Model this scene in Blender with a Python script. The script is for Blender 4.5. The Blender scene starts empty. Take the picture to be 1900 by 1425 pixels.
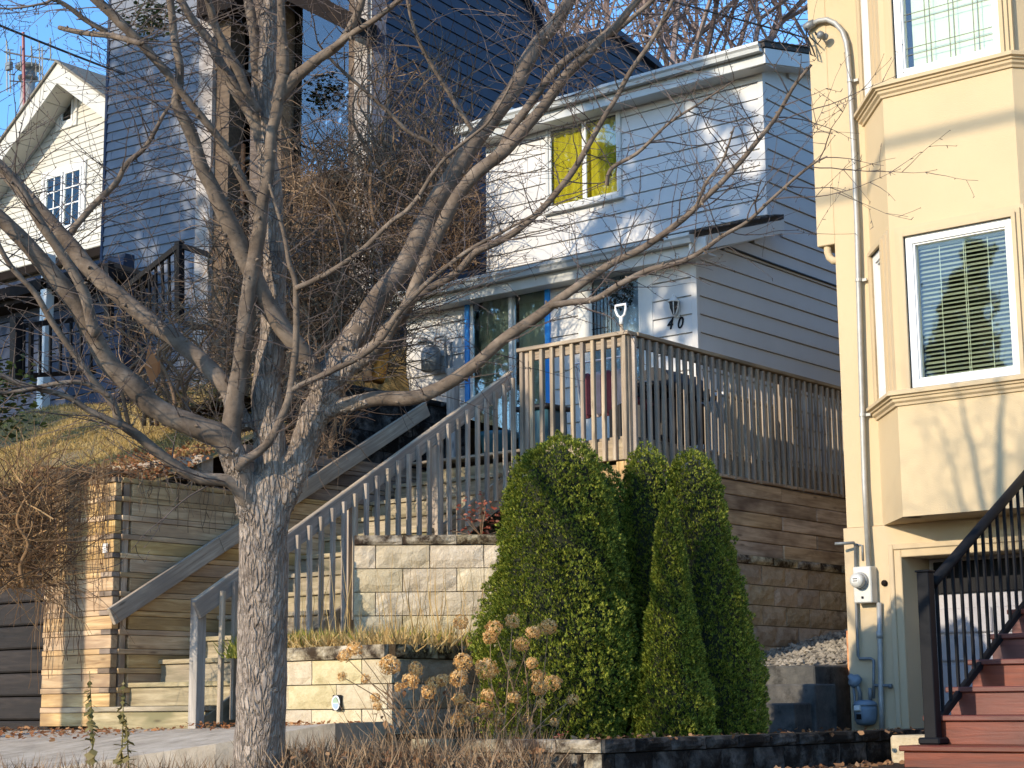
import bpy, math, random
import numpy as np
from mathutils import Vector, Matrix, noise

random.seed(7)
rng = np.random.default_rng(7)
SC = bpy.context.scene
COL = SC.collection

# ------------------------------------------------------------------ camera
FPX, YAW, PIT, ROL = 3287.0, math.radians(39.07), math.radians(10.29), math.radians(-0.53)
def _basis():
    cy, sy = math.cos(YAW), math.sin(YAW)
    f = Vector((-sy*math.cos(PIT), cy*math.cos(PIT), math.sin(PIT)))
    r = Vector((cy, sy, 0)); u = r.cross(f)
    cr, sr = math.cos(ROL), math.sin(ROL)
    return cr*r+sr*u, -sr*r+cr*u, f
CR, CU, CF = _basis()
cam_data = bpy.data.cameras.new("camera")
cam_data.sensor_width = 36.0
cam_data.lens = FPX/1900*36
cam_data.clip_start = 0.1
cam_data.clip_end = 2000
cam = bpy.data.objects.new("camera", cam_data)
COL.objects.link(cam)
cam.matrix_world = Matrix((CR, CU, -CF)).transposed().to_4x4()
SC.camera = cam

# ------------------------------------------------------------------ light
SUN = Vector((-0.15, -1.0, 0.345)).normalized()
world = bpy.data.worlds.new("World"); SC.world = world
world.use_nodes = True
wn = world.node_tree.nodes; wl = world.node_tree.links
sky = wn.new("ShaderNodeTexSky"); sky.sky_type = 'NISHITA'; sky.sun_disc = False
sky.sun_elevation = math.asin(SUN.z)
sky.sun_rotation = math.atan2(SUN.x, SUN.y)
sky.altitude = 120; sky.air_density = 1.0; sky.dust_density = 0.2; sky.ozone_density = 4.0
hs = wn.new("ShaderNodeHueSaturation"); hs.inputs['Saturation'].default_value = 1.12
wl.new(sky.outputs[0], hs.inputs['Color']); wl.new(hs.outputs[0], wn["Background"].inputs[0])
wn["Background"].inputs[1].default_value = 0.15
sun_data = bpy.data.lights.new("sun", 'SUN')
sun_data.energy = 2.15; sun_data.angle = math.radians(0.55); sun_data.color = (1.0, 0.85, 0.64)
sun = bpy.data.objects.new("sun", sun_data); COL.objects.link(sun)
sun.rotation_euler = SUN.to_track_quat('Z', 'Y').to_euler()
sun.location = (-20, -60, 40)
SC.view_settings.view_transform = 'Standard'
SC.view_settings.look = 'None'
SC.view_settings.gamma = 1.0
SC.view_settings.exposure = 1.30
SC.view_settings.use_curve_mapping = False

# ------------------------------------------------------------------ helpers
def ray(x, y): return CF + CR*((x-950)/FPX) + CU*((712.5-y)/FPX)
def aX(x, y, X): v = ray(x, y); return v*(X/v.x)
def aY(x, y, Y): v = ray(x, y); return v*(Y/v.y)
def aZ(x, y, Z): v = ray(x, y); return v*(Z/v.z)
def aD(x, y, D): return ray(x, y)*D
def V(*a): return Vector(a)

def lin(r, g=None, b=None):
    if g is None: g = b = r
    def f(c):
        c /= 255.0
        return c/12.92 if c <= 0.04045 else ((c+0.055)/1.055)**2.4
    return (f(r), f(g), f(b), 1.0)

class N:
    """small helper round a node tree"""
    def __init__(s, name):
        s.m = bpy.data.materials.new(name); s.m.use_nodes = True
        s.t = s.m.node_tree; s.n = s.t.nodes; s.l = s.t.links
        s.b = s.n["Principled BSDF"]
    def add(s, typ, **kw):
        nd = s.n.new(typ)
        for k, v in kw.items(): setattr(nd, k, v)
        return nd
    def link(s, a, b): s.l.new(a, b)
    def coord(s, scale=(1,1,1), rand=True, kind='Object'):
        tc = s.add("ShaderNodeTexCoord")
        mp = s.add("ShaderNodeMapping"); mp.inputs['Scale'].default_value = scale
        if rand:
            oi = s.add("ShaderNodeObjectInfo")
            vm = s.add("ShaderNodeVectorMath", operation='MULTIPLY_ADD')
            cb = s.add("ShaderNodeCombineXYZ")
            for i in range(3): s.link(oi.outputs['Random'], cb.inputs[i])
            vm.inputs[1].default_value = (37.0, 91.0, 53.0)
            s.link(cb.outputs[0], vm.inputs[0]); s.link(tc.outputs[kind], vm.inputs[2])
            s.link(vm.outputs[0], mp.inputs['Vector'])
        else:
            s.link(tc.outputs[kind], mp.inputs['Vector'])
        return mp.outputs[0]
    def noise(s, vec, scale=5, detail=4, rough=0.6, dist=0.0):
        n = s.add("ShaderNodeTexNoise")
        n.inputs['Scale'].default_value = scale; n.inputs['Detail'].default_value = detail
        n.inputs['Roughness'].default_value = rough; n.inputs['Distortion'].default_value = dist
        s.link(vec, n.inputs['Vector']); return n.outputs['Fac']
    def ramp(s, fac, stops):
        r = s.add("ShaderNodeValToRGB")
        e = r.color_ramp.elements
        while len(e) < len(stops): e.new(0.5)
        for el, (p, c) in zip(e, stops): el.position = p; el.color = c if len(c) == 4 else (*c, 1)
        s.link(fac, r.inputs[0]); return r.outputs[0]
    def mix(s, fac, a, b, mode='MIX'):
        m = s.add("ShaderNodeMix", data_type='RGBA', blend_type=mode)
        for sock, v in ((m.inputs[0], fac), (m.inputs[6], a), (m.inputs[7], b)):
            if isinstance(v, (int, float, tuple)): sock.default_value = v
            else: s.link(v, sock)
        return m.outputs[2]
    def vary(s, col, val=0.15, hue=0.0, sat=0.1):
        oi = s.add("ShaderNodeObjectInfo")
        h = s.add("ShaderNodeHueSaturation")
        mr = s.add("ShaderNodeMapRange"); mr.inputs[3].default_value = 1-val; mr.inputs[4].default_value = 1+val
        s.link(oi.outputs['Random'], mr.inputs[0]); s.link(mr.outputs[0], h.inputs['Value'])
        m2 = s.add("ShaderNodeMath", operation='MULTIPLY'); m2.inputs[1].default_value = 7.31
        m3 = s.add("ShaderNodeMath", operation='FRACT')
        s.link(oi.outputs['Random'], m2.inputs[0]); s.link(m2.outputs[0], m3.inputs[0])
        mr2 = s.add("ShaderNodeMapRange"); mr2.inputs[3].default_value = 1-sat; mr2.inputs[4].default_value = 1+sat
        s.link(m3.outputs[0], mr2.inputs[0]); s.link(mr2.outputs[0], h.inputs['Saturation'])
        if hue:
            mr3 = s.add("ShaderNodeMapRange"); mr3.inputs[3].default_value = 0.5-hue; mr3.inputs[4].default_value = 0.5+hue
            s.link(m3.outputs[0], mr3.inputs[0]); s.link(mr3.outputs[0], h.inputs['Hue'])
        s.link(col, h.inputs['Color']); return h.outputs[0]
    def bump(s, height, strength=0.3, dist=0.02):
        b = s.add("ShaderNodeBump"); b.inputs['Strength'].default_value = strength
        b.inputs['Distance'].default_value = dist
        s.link(height, b.inputs['Height']); s.link(b.outputs[0], s.b.inputs['Normal'])
    def out(s, col, rough=0.7, metal=0.0, spec=None):
        if isinstance(col, tuple): s.b.inputs['Base Color'].default_value = col
        else: s.link(col, s.b.inputs['Base Color'])
        s.b.inputs['Roughness'].default_value = rough
        s.b.inputs['Metallic'].default_value = metal
        if spec is not None: s.b.inputs['Specular IOR Level'].default_value = spec
        return s.m

def m_wood(name, dark, mid, light, stain=None, grain=22.0, bump=0.35, val=0.16, rough=0.85):
    """weathered wood, grain along local X"""
    k = N(name)
    v = k.coord((1.2, grain, grain))
    g = k.noise(v, 1.6, 6, 0.65, 0.6)
    c = k.ramp(g, [(0.28, dark), (0.5, mid), (0.72, light)])
    v2 = k.coord((1.0, 2.5, 2.5))
    b = k.noise(v2, 1.3, 3, 0.6)
    if stain is not None:
        c = k.mix(k.ramp(b, [(0.45, (0,0,0)), (0.68, (1,1,1))]), c, stain)
    kn = k.add("ShaderNodeTexVoronoi"); kn.inputs['Scale'].default_value = 1.0
    k.link(k.coord((2.2, 9, 9)), kn.inputs['Vector'])
    c = k.mix(k.ramp(kn.outputs['Distance'], [(0.05, (0.75,0.75,0.75)), (0.14, (0,0,0))]), c, tuple(x*0.5 for x in dark[:3])+(1,))
    c = k.vary(c, val, 0.005, 0.15)
    k.bump(g, bump, 0.01)
    return k.out(c, rough)

def m_plain(name, col, rough=0.6, metal=0.0, val=0.06, mott=0.12, scale=6.0, bump=0.0, spec=None, bscale=60.0):
    k = N(name)
    v = k.coord((1,1,1))
    a = k.noise(v, scale, 5, 0.6)
    d = tuple(x*(1-mott) for x in col[:3])+(1,); l = tuple(min(1, x*(1+mott)) for x in col[:3])+(1,)
    c = k.ramp(a, [(0.3, d), (0.7, l)])
    if val: c = k.vary(c, val, 0.0, 0.05)
    if bump: k.bump(k.noise(v, bscale, 4, 0.7), bump, 0.01)
    return k.out(c, rough, metal, spec)

def m_stone(name, dark, mid, light, moss=None, mossamt=0.5, scale=9.0, bump=0.9):
    k = N(name)
    v = k.coord((1,1,1))
    a = k.noise(v, scale, 7, 0.7)
    c = k.ramp(a, [(0.3, dark), (0.5, mid), (0.7, light)])
    if moss is not None:
        b = k.noise(k.coord((1,1,1)), 4.0, 6, 0.7)
        c = k.mix(k.ramp(b, [(mossamt-0.06, (0,0,0)), (mossamt+0.1, (1,1,1))]), c, moss)
    c = k.vary(c, 0.10, 0.01, 0.15)
    k.bump(k.noise(v, 26.0, 7, 0.75), bump, 0.03)
    return k.out(c, 0.92, 0, 0.2)

def m_glass(name, tint=(0.02,0.03,0.035,1), reflect=0.25, rough=0.02, wav=0.02):
    """window pane: partly see-through, mirror-like coat with slight waviness"""
    k = N(name)
    tr = k.add("ShaderNodeBsdfTransparent"); tr.inputs[0].default_value = (0.90,0.92,0.90,1)
    gl = k.add("ShaderNodeBsdfGlossy"); gl.inputs['Roughness'].default_value = rough
    gl.inputs['Color'].default_value = (0.95,0.98,1,1)
    mx = k.add("ShaderNodeMixShader")
    fr = k.add("ShaderNodeFresnel"); fr.inputs[0].default_value = 1.5
    ad = k.add("ShaderNodeMath", operation='ADD'); ad.inputs[1].default_value = reflect; ad.use_clamp = True
    k.link(fr.outputs[0], ad.inputs[0]); k.link(ad.outputs[0], mx.inputs[0])
    k.link(tr.outputs[0], mx.inputs[1]); k.link(gl.outputs[0], mx.inputs[2])
    b = k.add("ShaderNodeBump"); b.inputs['Strength'].default_value = wav; b.inputs['Distance'].default_value = 0.05
    k.link(k.noise(k.coord((1,1,1)), 3.0, 2, 0.5), b.inputs['Height'])
    k.link(b.outputs[0], gl.inputs['Normal']); k.link(b.outputs[0], fr.inputs['Normal'])
    k.link(mx.outputs[0], k.n['Material Output'].inputs[0])
    return k.m

def m_leaf(name, c1, c2, c3, trans=0.25, rough=0.6):
    k = N(name)
    g = k.add("ShaderNodeNewGeometry")
    c = k.ramp(g.outputs['Random Per Island'], [(0.1, c1), (0.5, c2), (0.9, c3)])
    c = k.mix(k.ramp(k.noise(k.coord((1,1,1), rand=False), 2.5, 3), [(0.35,(0,0,0)),(0.7,(0.5,0.5,0.5))]), c, c1)
    k.out(c, rough, 0, 0.25)
    tl = k.add("ShaderNodeBsdfTranslucent"); k.link(c, tl.inputs[0])
    mx = k.add("ShaderNodeMixShader"); mx.inputs[0].default_value = trans
    k.link(k.b.outputs[0], mx.inputs[1]); k.link(tl.outputs[0], mx.inputs[2])
    k.link(mx.outputs[0], k.n['Material Output'].inputs[0])
    return k.m

# ---- mesh collector
class MB:
    def __init__(s): s.v = []; s.f = []
    def poly(s, pts):
        i = len(s.v); s.v += [tuple(p) for p in pts]; s.f.append(tuple(range(i, i+len(pts)))); return s
    def hexa(s, b, t):
        """b, t: 4 bottom and 4 top points, counter-clockwise from above"""
        i = len(s.v); s.v += [tuple(p) for p in list(b)+list(t)]
        s.f += [(i+3,i+2,i+1,i), (i+4,i+5,i+6,i+7)] + [(i+k, i+(k+1)%4, i+4+(k+1)%4, i+4+k) for k in range(4)]
        return s
    def box(s, x0, x1, y0, y1, z0, z1):
        return s.hexa([(x0,y0,z0),(x1,y0,z0),(x1,y1,z0),(x0,y1,z0)], [(x0,y0,z1),(x1,y0,z1),(x1,y1,z1),(x0,y1,z1)])
    def cbox(s, x0, x1, y0, y1, z0, z1, c=0.006):
        """box with chamfered edges"""
        c = min(c, (x1-x0)*.4, (y1-y0)*.4, (z1-z0)*.4)
        i = len(s.v); X = (x0,x1); Y = (y0,y1); Z = (z0,z1)
        idx = {}
        for a in (0,1):
            for b in (0,1):
                for d in (0,1):
                    sx, sy, sz = (c if a == 0 else -c), (c if b == 0 else -c), (c if d == 0 else -c)
                    for ax, p in enumerate(((X[a], Y[b]+sy, Z[d]+sz), (X[a]+sx, Y[b], Z[d]+sz), (X[a]+sx, Y[b]+sy, Z[d]))):
                        idx[a,b,d,ax] = len(s.v); s.v.append(p)
        F = s.f
        for a in (0,1):
            q = [idx[a,0,0,0], idx[a,1,0,0], idx[a,1,1,0], idx[a,0,1,0]]; F.append(tuple(q if a else q[::-1]))
            q = [idx[0,a,0,1], idx[1,a,0,1], idx[1,a,1,1], idx[0,a,1,1]]; F.append(tuple(q[::-1] if a else q))
            q = [idx[0,0,a,2], idx[1,0,a,2], idx[1,1,a,2], idx[0,1,a,2]]; F.append(tuple(q if a else q[::-1]))
            for b in (0,1):
                q = [idx[a,b,0,0], idx[a,b,1,0], idx[a,b,1,1], idx[a,b,0,1]]; F.append(tuple(q if a != b else q[::-1]))
                q = [idx[a,0,b,0], idx[a,1,b,0], idx[a,1,b,2], idx[a,0,b,2]]; F.append(tuple(q[::-1] if a != b else q))
                q = [idx[0,a,b,1], idx[1,a,b,1], idx[1,a,b,2], idx[0,a,b,2]]; F.append(tuple(q if a != b else q[::-1]))
                for d in (0,1):
                    q = [idx[a,b,d,0], idx[a,b,d,1], idx[a,b,d,2]]; F.append(tuple(q if (a+b+d) % 2 else q[::-1]))
        return s
    def tube(s, pts, rad, n=6, cap=True):
        pts = [Vector(p) for p in pts]
        if len(pts) < 2: return s
        if not hasattr(rad, '__len__'): rad = [rad]*len(pts)
        t0 = (pts[1]-pts[0]).normalized()
        up = Vector((0,0,1)) if abs(t0.z) < 0.9 else Vector((1,0,0))
        a = t0.cross(up).normalized()
        i0 = len(s.v)
        for k, p in enumerate(pts):
            t = (pts[min(k+1, len(pts)-1)]-pts[max(k-1, 0)])
            t = t.normalized() if t.length > 1e-9 else t0
            a = (a - t*a.dot(t)); a = a.normalized() if a.length > 1e-6 else t.orthogonal().normalized()
            b = t.cross(a)
            for j in range(n):
                an = 2*math.pi*j/n
                s.v.append(tuple(p + a*(rad[k]*math.cos(an)) + b*(rad[k]*math.sin(an))))
        for k in range(len(pts)-1):
            for j in range(n):
                q = i0+k*n
                s.f.append((q+j, q+(j+1)%n, q+n+(j+1)%n, q+n+j))
        if cap and n > 2:
            s.f.append(tuple(i0+j for j in reversed(range(n))))
            e = i0+(len(pts)-1)*n
            s.f.append(tuple(e+j for j in range(n)))
        return s
    def lathe(s, prof, c, n=16, axis=Vector((0,0,1))):
        """prof: (radius, height) pairs about axis through c"""
        axis = axis.normalized(); a = axis.orthogonal().normalized(); b = axis.cross(a)
        i0 = len(s.v)
        for r, h in prof:
            for j in range(n):
                an = 2*math.pi*j/n
                s.v.append(tuple(c + axis*h + a*(r*math.cos(an)) + b*(r*math.sin(an))))
        for k in range(len(prof)-1):
            for j in range(n):
                q = i0+k*n
                s.f.append((q+j, q+(j+1)%n, q+n+(j+1)%n, q+n+j))
        s.f.append(tuple(i0+j for j in reversed(range(n))))
        e = i0+(len(prof)-1)*n; s.f.append(tuple(e+j for j in range(n)))
        return s
    def extr(s, poly, d):
        """closed prism from planar polygon poly along vector d"""
        n = len(poly); i = len(s.v); d = Vector(d)
        s.v += [tuple(p) for p in poly] + [tuple(Vector(p)+d) for p in poly]
        s.f.append(tuple(range(i+n-1, i-1, -1))); s.f.append(tuple(range(i+n, i+2*n)))
        for k in range(n):
            s.f.append((i+k, i+(k+1)%n, i+n+(k+1)%n, i+n+k))
        return s

def wloc(o):
    l = Vector((0,0,0))
    while o is not None: l += o.location; o = o.parent
    return l
def mesh(name, v, f, m, smooth=False):
    me = bpy.data.meshes.new(name)
    me.from_pydata(v, [], f)
    me.materials.append(m)
    if smooth: me.polygons.foreach_set('use_smooth', [True]*len(me.polygons))
    return me
def tag(o, label=None, cat=None, group=None, kind=None):
    if label: o['label'] = label
    if cat: o['category'] = cat
    if group: o['group'] = group
    if kind: o['kind'] = kind
    return o
def link(o, parent=None):
    COL.objects.link(o)
    if parent is not None: o.parent = parent
    return o
def thing(name, label, cat, loc=(0,0,0), group=None):
    o = bpy.data.objects.new(name, None); o.empty_display_size = 0.2
    o.location = loc; COL.objects.link(o)
    return tag(o, label, cat, group)
def obj(name, mb, m, parent=None, smooth=False, origin=None):
    """world-space mesh collector -> one object"""
    if origin is None: origin = wloc(parent) if parent is not None else (Vector(mb.v[0]) if mb.v else Vector((0,0,0)))
    ox, oy, oz = origin
    me = mesh(name, [(x-ox, y-oy, z-oz) for x, y, z in mb.v], mb.f, m, smooth)
    o = bpy.data.objects.new(name, me)
    link(o, parent)
    o.location = Vector(origin) - (wloc(parent) if parent is not None else Vector((0,0,0)))
    return o
def inst(name, me, M, parent=None):
    """object with mesh me placed by world matrix M under parent (parents are never rotated)"""
    o = bpy.data.objects.new(name, me); link(o, parent)
    off = wloc(parent) if parent is not None else Vector((0,0,0))
    o.matrix_basis = Matrix.Translation(-off) @ M
    return o
_beam = {}
def frame(p0, p1, up=Vector((0,0,1)), roll=0.0):
    x = (Vector(p1)-Vector(p0)).normalized()
    y = up.cross(x)
    if y.length < 1e-4: y = Vector((0,1,0)).cross(x) if abs(x.y) < .9 else Vector((1,0,0)).cross(x)
    y.normalize(); z = x.cross(y)
    M = Matrix((x, y, z)).transposed().to_4x4()
    return Matrix.Translation(Vector(p0)) @ M @ Matrix.Rotation(roll, 4, 'X')
def beam(name, p0, p1, w, h, m, parent=None, up=Vector((0,0,1)), c=0.004):
    """rectangular stick from p0 to p1, w across (local Y), h high (local Z), grain along local X; meshes are shared by size"""
    L = (Vector(p1)-Vector(p0)).length
    key = (round(L,3), round(w,4), round(h,4), m.name, c)
    if key not in _beam:
        b = MB().cbox(0, L, -w/2, w/2, -h/2, h/2, c)
        _beam[key] = mesh(name, b.v, b.f, m)
    return inst(name, _beam[key], frame(p0, p1, up), parent)

def extrude_profile(path, prof, closed=False):
    """sweep a profile (list of (out, up)) along a horizontal path of (x,y,z); 'out' is to the right of travel"""
    mb = MB(); n = len(path); P = [Vector(p) for p in path]
    rows = []
    for i, p in enumerate(P):
        d0 = (P[i]-P[i-1]).normalized() if i > 0 else (P[1]-P[0]).normalized()
        d1 = (P[i+1]-P[i]).normalized() if i < n-1 else d0
        n0 = Vector((d0.y, -d0.x, 0)); n1 = Vector((d1.y, -d1.x, 0))
        b = (n0+n1).normalized(); k = 1.0/max(0.3, b.dot(n0))
        row = []
        for o, u in prof:
            row.append(len(mb.v)); mb.v.append(tuple(p + b*(o*k) + Vector((0,0,u))))
        rows.append(row)
    m = len(prof)
    for i in range(n-1):
        for j in range(m):
            mb.f.append((rows[i][j], rows[i+1][j], rows[i+1][(j+1)%m], rows[i][(j+1)%m]))
    mb.f.append(tuple(rows[0])); mb.f.append(tuple(reversed(rows[-1])))
    return mb
# ------------------------------------------------------------------ materials
M = {}
M['grey_siding'] = m_plain('pale grey painted siding', lin(198,196,193), 0.45, 0, 0.025, 0.04, 2.0, 0.06, 0.35, 7.0)
M['white_siding'] = m_plain('white siding', lin(190,188,179), 0.6, 0, 0.03, 0.04, 3.0)
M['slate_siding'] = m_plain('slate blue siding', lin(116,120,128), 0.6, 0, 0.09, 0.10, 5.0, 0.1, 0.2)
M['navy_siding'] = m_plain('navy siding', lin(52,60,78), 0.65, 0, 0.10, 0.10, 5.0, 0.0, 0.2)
M['trim_white'] = m_plain('white trim paint', lin(206,205,200), 0.45, 0, 0.02, 0.05, 4.0)
M['trim_grey'] = m_plain('grey metal trim', lin(188,188,184), 0.35, 0, 0.03, 0.08, 4.0)
M['vinyl'] = m_plain('white vinyl window frame', lin(226,226,224), 0.4, 0, 0.0, 0.02, 4.0)
M['gutter'] = m_plain('aluminium gutter', lin(176,178,176), 0.4, 0.2, 0.03, 0.15, 1.5)
M['shingle'] = m_plain('dark asphalt shingle', lin(62,58,56), 0.95, 0, 0.2, 0.35, 30, 0.7)
M['grey_shingle'] = m_plain('weathered grey shingle', lin(122,116,104), 0.95, 0, 0.15, 0.3, 25, 0.7)
M['blue_paint'] = m_plain('bright blue painted frame', lin(52,142,220), 0.4, 0, 0.05, 0.12, 8.0)
M['dark_room'] = m_plain('dark room lining', lin(52,50,48), 0.9, 0, 0.0, 0.2)
M['black_iron'] = m_plain('black painted iron', lin(22,23,27), 0.6, 0, 0.05, 0.2, 6.0, 0.0, 0.15)
M['black_plastic'] = m_plain('black cable jacket', lin(26,26,28), 0.55, 0, 0.05, 0.2)
M['dark_brown'] = m_plain('dark brown soffit', lin(34,29,27), 0.85, 0, 0.05, 0.25, 6.0, 0.0, 0.1)
M['stucco'] = m_plain('cream stucco', lin(200,180,146), 0.9, 0, 0.012, 0.035, 1.4, 0.35, 0.15, 140.0)
M['stucco_trim'] = m_plain('cream stucco moulding', lin(196,176,143), 0.85, 0, 0.01, 0.03, 3.0, 0.2, 0.15, 140.0)
M['stucco_low'] = m_plain('cream stucco base coat', lin(200,180,147), 0.9, 0, 0.012, 0.05, 1.2, 0.35, 0.15, 140.0)
M['galv'] = m_plain('grey galvanised steel', lin(166,166,162), 0.5, 0.25, 0.04, 0.15, 12.0)
M['meter_grey'] = m_plain('light grey meter paint', lin(196,196,190), 0.4, 0.1, 0.03, 0.06, 9.0)
M['gas_blue'] = m_plain('blue grey gas meter paint', lin(116,132,146), 0.5, 0.1, 0.05, 0.15, 14.0)
M['grey_paint'] = m_plain('mid grey metal paint', lin(120,124,126), 0.5, 0.2, 0.05, 0.2, 12.0)
M['concrete'] = m_stone('concrete', lin(158,144,122), lin(192,176,150), lin(212,198,174), lin(84,78,70), 0.66, 5.0, 0.35)
M['concrete_dark'] = m_stone('shade darkened concrete', lin(62,62,62), lin(84,83,80), lin(104,101,96), lin(40,38,36), 0.58, 5.0, 0.35)  # concrete colour darkened to carry the shade on the side steps
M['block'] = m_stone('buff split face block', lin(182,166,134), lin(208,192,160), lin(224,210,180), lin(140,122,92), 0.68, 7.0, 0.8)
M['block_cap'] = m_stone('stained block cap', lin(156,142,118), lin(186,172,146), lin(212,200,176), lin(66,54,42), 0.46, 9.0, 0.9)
M['block_grey'] = m_stone('grey brown split face block', lin(152,136,114), lin(182,164,140), lin(202,186,162), lin(106,92,76), 0.62, 7.0, 0.9)  # darker copy of the buff block for shaded faces; edging shares it
M['block_black'] = m_stone('shade darkened block', lin(56,54,52), lin(84,82,80), lin(112,110,106), lin(24,22,21), 0.44, 6.0, 0.9)  # block colour blackened to carry the shade on faces away from the sun
M['deck_wood'] = m_wood('weathered deck wood', lin(122,106,88), lin(164,146,124), lin(194,178,152), lin(134,122,106))
M['rail_wood'] = m_wood('grey weathered rail wood', lin(122,108,94), lin(160,146,130), lin(190,176,158), lin(134,122,110))
M['timber'] = m_wood('retaining timber', lin(140,108,72), lin(192,158,112), lin(218,190,146), lin(150,122,90), 16.0, 0.5, 0.18)
M['timber_grey'] = m_wood('greyed timber', lin(96,82,70), lin(136,118,100), lin(164,146,126), lin(86,70,58), 16.0, 0.5, 0.2)
M['timber_stained'] = m_wood('stained timber', lin(142,120,98), lin(188,164,138), lin(214,192,166), lin(110,88,72), 14.0, 0.5, 0.14)
M['timber_dark'] = m_wood('shade darkened stained timber', lin(24,20,18), lin(40,33,29), lin(58,49,43), lin(26,22,20), 14.0, 0.6, 0.2)  # dark stain, blackened further for the shade on the left wall
M['tread_wood'] = m_wood('greenish stair wood', lin(112,100,80), lin(160,146,120), lin(192,178,152), lin(116,110,86), 14.0, 0.4, 0.12)
M['red_wood'] = m_wood('red stained deck wood', lin(76,35,28), lin(106,52,41), lin(124,66,53), lin(88,48,41), 20.0, 0.2, 0.10, 0.5)
M['log'] = m_wood('orange cut timber', lin(150,86,40), lin(196,128,66), lin(218,158,92), None, 8.0)
M['fence_dark'] = m_wood('dark fence boards', lin(44,36,34), lin(66,54,50), lin(88,74,66), None, 14.0)
M['post_pale'] = m_wood('pale peeling post', lin(128,120,112), lin(164,156,148), lin(194,184,174), lin(112,102,94), 14.0)
M['post_brown'] = m_wood('brown cedar post', lin(66,54,46), lin(92,78,66), lin(116,100,86), None, 14.0)
M['glass'] = m_glass('window glass', reflect=0.015)
M['glass_dark'] = m_glass('reflecting window glass', reflect=0.20)
M['glass_clear'] = m_glass('clear window glass', reflect=0.03)
M['glass_blue'] = m_glass('strongly reflecting glass', reflect=0.10)
M['curtain_yellow'] = m_leaf('yellow curtain cloth', lin(232,212,40), lin(240,224,64), lin(244,230,96), 0.35, 0.9)
M['curtain_pale'] = m_leaf('pale green curtain cloth', lin(182,196,178), lin(194,206,186), lin(204,212,194), 0.2, 0.9)
M['blind'] = m_plain('pale green blind', lin(214,226,204), 0.5, 0, 0.0, 0.02)
M['blind_slat'] = m_plain('grey green blind slat', lin(158,166,144), 0.5, 0, 0.06, 0.08)
M['muntin'] = m_plain('dark came', lin(70,74,68), 0.4, 0.4, 0.0, 0.1)
M['door_reflection'] = m_plain('sky reflection blue on door', lin(172,192,214), 0.4, 0, 0, 0.05)  # blue of the sky mirrored in the storm glass, put into the leaf colour
M['garage_shaded'] = m_plain('garage door grey toned for shade', lin(168,166,172), 0.5, 0, 0.02, 0.05)  # lavender grey carries the shade on the recessed door
M['soil'] = m_stone('dark soil', lin(44,34,26), lin(66,52,40), lin(88,72,56), None, 0.5, 14.0, 1.0)

def opening_rects(a0, a1, b0, b1, holes):
    """cover the rectangle a0..a1 x b0..b1 except the holes (a0,a1,b0,b1) with rectangles"""
    A = sorted({a0, a1, *[min(max(h[i], a0), a1) for h in holes for i in (0,1)]})
    B = sorted({b0, b1, *[min(max(h[i], b0), b1) for h in holes for i in (2,3)]})
    for i in range(len(A)-1):
        for j in range(len(B)-1):
            ca, cb = (A[i]+A[i+1])/2, (B[j]+B[j+1])/2
            if not any(h[0] < ca < h[1] and h[2] < cb < h[3] for h in holes):
                yield A[i], A[i+1], B[j], B[j+1]

_sid = {}
def siding_mesh(L, h, m, proud=0.018):
    key = (round(L,3), round(h,4), m.name)
    if key not in _sid:
        b = MB(); lip = 0.012
        gap = min(.012, h*.08)
        prof = [(0.012,0), (-proud,0), (-proud,lip), (-0.004,h-gap), (0.012,h-gap)]
        n = len(prof)
        b.v = [(0,y,z) for y,z in prof] + [(L,y,z) for y,z in prof]
        b.f = [tuple(reversed(range(n))), tuple(range(n,2*n))] + [(i,(i+1)%n,n+(i+1)%n,n+i) for i in range(n)]
        _sid[key] = mesh('siding_board', b.v, b.f, m)
    return _sid[key]
def siding_wall(parent, org, u, length_fn, z0, z1, h, anchor, m, holes=(), jitter=0.0015):
    """boards along horizontal unit vector u from org; outward is to the right of u. length_fn(zmid)->(s0,s1)"""
    u = Vector(u); k0 = math.floor((z0-anchor)/h)
    z = anchor + k0*h
    while z < z1-0.01:
        za, zb = max(z, z0), min(z+h, z1)
        if zb-za > 0.03:
            zm = (za+zb)/2
            s0, s1 = length_fn(zm)
            segs = [(s0, s1)]
            for hs0, hs1, hz0, hz1 in holes:
                ov = min(zb, hz1)-max(za, hz0)
                if ov > 0.35*(zb-za):
                    new = []
                    for a, b in segs:
                        if hs1 <= a or hs0 >= b: new.append((a, b)); continue
                        if hs0 > a: new.append((a, hs0))
                        if hs1 < b: new.append((hs1, b))
                    segs = new
            for a, b in segs:
                if b-a < 0.03: continue
                p = org + u*a + V(0,0,za-org.z)
                Mx = frame(p, p+u)
                Mx = Mx @ Matrix.Translation((0, random.uniform(-jitter, jitter), 0)) @ Matrix.Rotation(random.uniform(-.0012,.0012), 4, 'Y')
                inst('siding_board', siding_mesh(b-a, zb-za, m), Mx, parent)
        z += h

def curtain(name, x0, x1, y, z0, z1, m, parent, folds=9, depth=0.03, seed=0):
    b = MB(); n = folds*8; R = random.Random(seed)
    ph = R.random()*6
    cols = []
    for i in range(n+1):
        t = i/n; x = x0+(x1-x0)*t
        d = depth*(math.sin(t*folds*2*math.pi+ph)+0.5*math.sin(t*folds*3.7+ph*2))
        cols.append((x, d))
    for j in range(5):
        zz = z0+(z1-z0)*j/4
        for x, d in cols:
            b.v.append((x, y+d*(1-0.35*j/4), zz))
    for j in range(4):
        for i in range(n):
            q = j*(n+1)+i; b.f.append((q, q+1, q+n+2, q+n+1))
    return obj(name, b, m, parent, True)

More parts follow.
